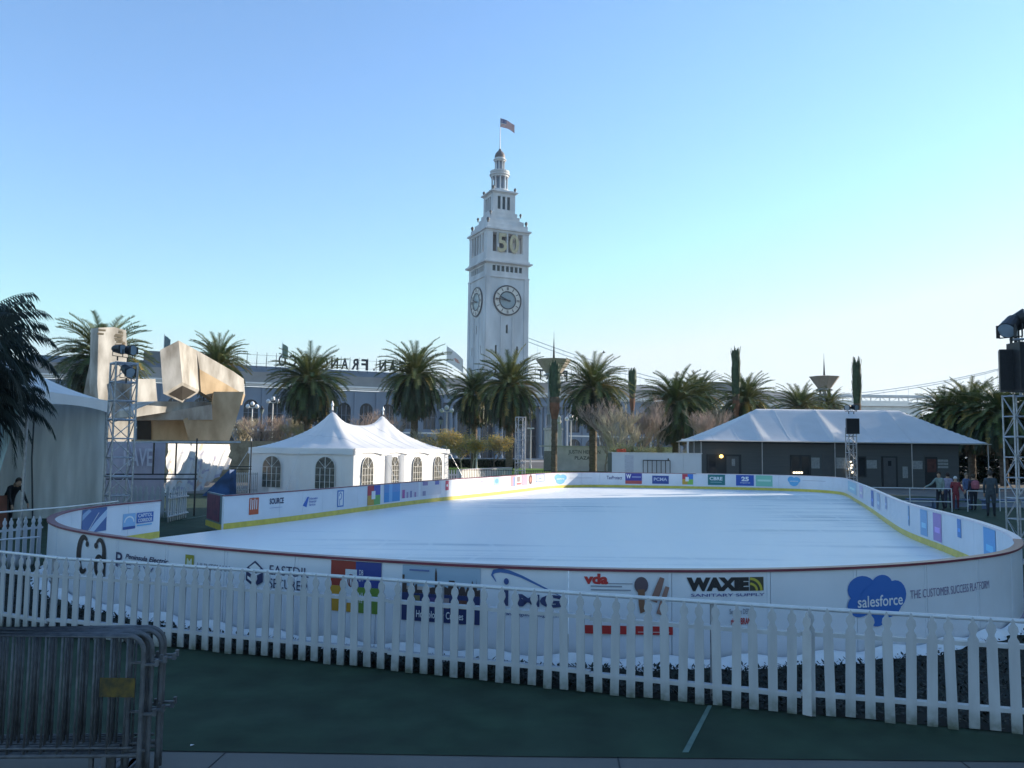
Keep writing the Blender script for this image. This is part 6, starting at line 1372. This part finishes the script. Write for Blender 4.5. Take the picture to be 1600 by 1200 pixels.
# flags
def flag(label, top, L, H, yaw, droop, painter, mats, pole=None, seed=0, sag=.25):
    t = thing('flag', label, 'flag'); nu, nv = 26, 13; vs = []; d = Vector((math.cos(yaw), math.sin(yaw), 0)); n = Vector((-d.y, d.x, 0)); rr = random.Random(seed)
    for i in range(nu + 1):
        for j in range(nv + 1):
            u, v = i / nu, j / nv; x = u * L; f = math.sin(u * 7 + v * 1.5 + seed) * .09 * L * u; vs.append(d * x * .93 + n * f + Vector((0, 0, -(1 - v) * H * (1 - .12 * u) - droop * L * u - sag * L * u * u)))
    mb = MB()
    for i in range(nu):
        for j in range(nv): mb.cur = painter((i + .5) / nu, (j + .5) / nv); mb.add([vs[i * (nv + 1) + j], vs[(i + 1) * (nv + 1) + j], vs[(i + 1) * (nv + 1) + j + 1], vs[i * (nv + 1) + j + 1]], [(0, 1, 2, 3)])
    mb.build('cloth', mats, t, fix=False)
    if pole: mb = MB(); mb.tube([(0, 0, .3), (0, 0, -pole)], .07, 6); mb.build('pole', WHPIPE, t)
    t.location = top
FR, FW, FBl = flat('flag_red', (.42, .04, .05), .7), flat('flag_white', (.72, .70, .66), .7), flat('flag_blue', (.04, .06, .22), .7)
def usp(u, v):
    if u < .42 and v > .46: return 1 if (int(u * 30) % 3 == 1 and int(v * 20) % 3 == 1) else 2
    return 0 if int(v * 13) % 2 == 0 else 1
flag('stars and stripes flag flying at the very top of the clock tower', FM @ Vector((.08, 0, zt(184.5))), 3.7, 2.2, R(-5), .25, usp, [FR, FW, FBl], seed=1)
def cap(u, v):
    if v < .14: return 0
    return 3 if (u - .5) ** 2 * 3 + (v - .5) ** 2 * 4 < .09 else 1
q = Q(698.5, 541, 190); flag('white bear style state flag with red edge flying left of the clock tower', q, 4.2, 3.6, R(-10), .55, lambda u, v: 3 if ((u - .6) ** 2 * 4 + (v - .5) ** 2 * 9 < .10) else 1, [FR, FW, FBl, mat('flag_bear', (.50, .26, .20), .7, .2, 1)], pole=8, seed=2, sag=.2)
q = Q(441.5, 537, 178); flag('drooping green flag on the roof left of the date palm', q, 1.35, 3.1, R(0), .3, lambda u, v: 0, [mat('flag_green', (.16, .24, .19), .7, .2, 1)], pole=6, seed=3)
q = Q(257, 524, 169); flag('drooping dark green flag above the left wing roof, by the sculpture', q, 1.4, 2.8, R(0), .4, lambda u, v: 0, [mat('flag_slate', (.13, .20, .22), .7, .2, 1)], pole=8, seed=4)
# rooftop letters seen from behind
sg_ = thing('roof_sign', 'large dark rooftop letters on a frame, read from behind so mirrored', 'sign')
z0, z1 = 19.6, 22.1; ysg = FYf + 4.0
def letter(ch, s_, w_=1.55):
    vs, fs, _ = text2d(ch, .03); w_ = w_ if ch not in 'I.' else .35; mb = MB(); zt2 = z1 if ch != '.' else z0 + .4
    for f in fs: mb.extrude([FM @ Vector((s_ + w_ / 2 - w_ * vs[i][0], ysg, z0 + (zt2 - z0) * vs[i][1])) for i in f], FM.to_3x3() @ Vector((0, .15, 0)))
    mb.build('letter', LETTER, sg_, fix=False)
for ch, s_ in zip('OCSICNARF', [-50.8 + 2.26 * i for i in range(9)]): letter(ch, s_)
for ch, s_ in (('N', -28.6), ('A', -26.3), ('S', -24.0), ('T', 11.3), ('R', 13.5), ('O', 15.8), ('P', 18.0), ('.', -30.6)): letter(ch, s_)
for a, b_ in ((-62, -22), (10, 22)):
    mb = MB(); 
    for z in (z0 + .35, z1 - .35): mb.bar(FM @ Vector((a, ysg + .25, z)), FM @ Vector((b_, ysg + .25, z)), .05)
    x = a
    while x <= b_: mb.bar(FM @ Vector((x, ysg + .25, 18.2)), FM @ Vector((x, ysg + .25, z1 + .3)), .07); mb.bar(FM @ Vector((x, ysg + 1.8, 18.6)), FM @ Vector((x, ysg + .25, z1)), .05); x += 2.0
    mb.build('sign_frame', LETTER, sg_, fix=False)
rebase(sg_, FM @ Vector((-36, ysg, 18.5)))
# pier shed to the right
ps = thing('pier_shed', 'long white pier shed with grey green roof between the palms, above the cabin canopy', 'building'); PY = 255
q0, q1 = Q(1196, 640, PY), Q(1440, 640, PY); zc = Q(1320, 634, PY).z; mb = MB(); mb.box(((q0.x + q1.x) / 2, PY + 10, zc / 2), (q1.x - q0.x, 20, zc)); mb.build('wall', FBTRIM, ps)
mb = MB(); a, b_ = q0.x - .6, q1.x + .6; mb.add([(a, PY - .8, zc), (b_, PY - .8, zc), (b_, PY + 10, zc + 2.3), (a, PY + 10, zc + 2.3), (b_, PY + 21, zc), (a, PY + 21, zc)], [(0, 1, 2, 3), (3, 2, 4, 5), (0, 3, 5), (1, 4, 2), (0, 5, 4, 1)]); mb.build('roof', mat('shed_roof', (.28, .34, .34), .7, .1, .2), ps)
for i in range(14): x = q0.x + (q1.x - q0.x) * (i + .5) / 14; mb = MB(); mb.box((x, PY - .03, zc * .6), (2.0, .1, 2.6)); mb.build('window', FBGL, ps)
rebase(ps, (q0.x, PY, 0))

# ------------------------------------------------------------------ hills and the bridge
HILL = mat('hill_scrub', (.09, .12, .11), .95, .3, .004)
def hill(pts, y, dep, nm='hills'):
    mb = MB(); nx, ny = 60, 8; vs = []; rr = random.Random(int(y))
    for i in range(nx + 1):
        t = i / nx; f = t * (len(pts) - 1); k = min(len(pts) - 2, int(f)); fx = f - k; fx = fx * fx * (3 - 2 * fx); px = pts[0][0] + (pts[-1][0] - pts[0][0]) * t; py = pts[k][1] + (pts[k + 1][1] - pts[k][1]) * fx; H = max(0, Q(px, py, y).z) + rr.uniform(-1.5, 1.5); x = Q(px, 700, y).x
        for j in range(ny + 1): s_ = j / ny; vs.append((x, y + dep * (s_ - .5), H * math.sin(math.pi * s_) ** .7 - 1.5))
    mb.add(vs, [(i * (ny + 1) + j, (i + 1) * (ny + 1) + j, (i + 1) * (ny + 1) + j + 1, i * (ny + 1) + j + 1) for i in range(nx) for j in range(ny)]); struct(mb, nm, HILL, True)
hill([(560, 640), (640, 602), (700, 588), (740, 594), (800, 610), (900, 606), (960, 602), (992, 604), (1020, 612), (1060, 640)], 2600, 900)
hill([(1000, 690), (1200, 682), (1400, 688), (1700, 680), (1900, 700)], 5200, 900)
br = thing('suspension_bridge', 'pale double deck suspension bridge fading into haze behind the canopy', 'bridge'); BY = 900
def bz(px, py): return Q(px, py, BY)
zd, zl = bz(1380, 619.5).z, bz(1380, 631.5).z; xa, xb = bz(880, 620).x, bz(1720, 620).x
mb = MB(); mb.bar((xa, BY, zd), (xb, BY, zd), 16, 2.3); mb.build('upper_deck', BRIDGEM, br); mb = MB(); mb.bar((xa, BY, zl), (xb, BY, zl), 16, 2.3); mb.build('lower_deck', BRIDGEM, br)
mb = MB(); x = xa; i = 0
while x < xb: 
    mb.bar((x, BY - 8, zl), (x, BY - 8, zd), .9); mb.bar((x, BY - 8, zl if i % 2 else zd), (x + 10, BY - 8, zd if i % 2 else zl), .5); x += 10; i += 1
mb.build('truss', BRIDGEM, br)
cab = [(1720, 512), (1600, 564), (1500, 590), (1400, 607), (1310, 617), (1240, 620), (1160, 617), (1080, 605), (1000, 584), (960, 574), (880, 548), (790, 515)]
for o_, yo in ((0, 0), (6, 16)):
    mb = MB(); pts = [Q(px, py + (o_ * .6 if px > 1300 else o_ * .5), BY) + Vector((0, yo, 0)) for px, py in cab]; sm_ = []
    for i in range(len(pts) - 1):
        p0 = pts[max(0, i - 1)]; p1, p2 = pts[i], pts[i + 1]; p3 = pts[min(len(pts) - 1, i + 2)]
        for k in range(5): t_ = k / 5; sm_.append(.5 * ((2 * p1) + (p2 - p0) * t_ + (2 * p0 - 5 * p1 + 4 * p2 - p3) * t_ * t_ + (3 * p1 - p0 - 3 * p2 + p3) * t_ ** 3))
    mb.tube(sm_ + [pts[-1]], .38, 5); mb.build('cable', BRIDGEM, br)
    if o_ == 0:
        for p in sm_:
            if p.z > zd + 3: mb = MB(); mb.bar((p.x, BY, zd), (p.x, BY, p.z), .22); mb.build('suspender', BRIDGEM, br)
for px in (786, 1740): 
    mb = MB(); p = bz(px, 512 if px < 1000 else 505); 
    for yo in (-8, 8): mb.bar((p.x, BY + yo, -1), (p.x, BY + yo, p.z), 6)
    for z in (zl, p.z * .75, p.z - 3): mb.bar((p.x, BY - 8, z), (p.x, BY + 8, z), 4)
    mb.build('bridge_tower', BRIDGEM, br)
rebase(br, (bz(1300, 700).x, BY, 0))
bd = thing('bird', 'tiny dark bird in flight right of the tallest palm tip', 'bird'); q = Q(943, 551, 80); mb = MB(); mb.tube([(-.16, 0, 0), (0, 0, .02), (.14, 0, .01), (.2, 0, 0)], [.015, .06, .04, .01], 6); mb.add([(0, 0, .02), (.1, 0, .02), (.0, -.32, .16), (-.06, -.3, .15)], [(0, 1, 2, 3)]); mb.add([(0, 0, .02), (.1, 0, .02), (.0, .32, .16), (-.06, .3, .15)], [(0, 1, 2, 3)]); mb.build('body', BLACKM, bd); bd.location = q

# ------------------------------------------------------------------ office blocks around the plaza (they cast the big morning shade)
def office(label, K, u, L1, v, L2, H):
    t = thing('office_block', label, 'building', None); u, v = Vector(u).normalized(), Vector(v).normalized(); K = Vector(K); fl_ = 3.8; n = int(H / fl_); c = K + u * L1 / 2 + v * L2 / 2; rz = math.atan2(u.y, u.x)
    mb = MB(); mb.box((c.x, c.y, H / 2), (L1 - .8, L2 - .8, H), rz=rz); mb.build('glass_wall', mat('office_glass', (.05, .06, .07), .15, .2, .3), t)
    for i in range(n + 1): mb = MB(); mb.box((c.x, c.y, min(H, i * fl_ + .6)), (L1, L2, 1.9), rz=rz); mb.build('floor_band', mat('office_concrete', (.26, .25, .23), .85, .1, .3), t)
    mb = MB()
    for k in range(int(L1 / 7) + 1):
        for s_ in (0, 1): p = K + u * min(L1, k * 7) + v * L2 * s_; mb.box((p.x, p.y, H / 2), (.7, .7, H), rz=rz)
    for k in range(1, int(L2 / 7)):
        for s_ in (0, 1): p = K + v * k * 7 + u * L1 * s_; mb.box((p.x, p.y, H / 2), (.7, .7, H), rz=rz)
    mb.build('column', mat('office_concrete', (1, 1, 1)), t); rebase(t, K)
v_ = Vector((.309, .951, 0)); u_ = Vector((.951, -.309, 0))
office('tall concrete office block right of the plaza, outside the photo', Vector((62, 65.9, 0)), u_, 36, -v_, 62, 44)

# ------------------------------------------------------------------ air
hz = MB(); hz.box((0, 1700, 140), (8000, 4400, 290)); hm = bpy.data.materials.new('haze'); hm.use_nodes = True
nt = hm.node_tree; nt.nodes.clear(); o_ = nt.nodes.new('ShaderNodeOutputMaterial'); pv = nt.nodes.new('ShaderNodeVolumePrincipled'); pv.inputs['Color'].default_value = (.86, .92, 1, 1); pv.inputs['Density'].default_value = HAZE; pv.inputs['Anisotropy'].default_value = .2
nt.links.new(pv.outputs[0], o_.inputs['Volume']); stuff(hz, 'haze', hm, 'thin pale morning haze over the bay', 'haze')
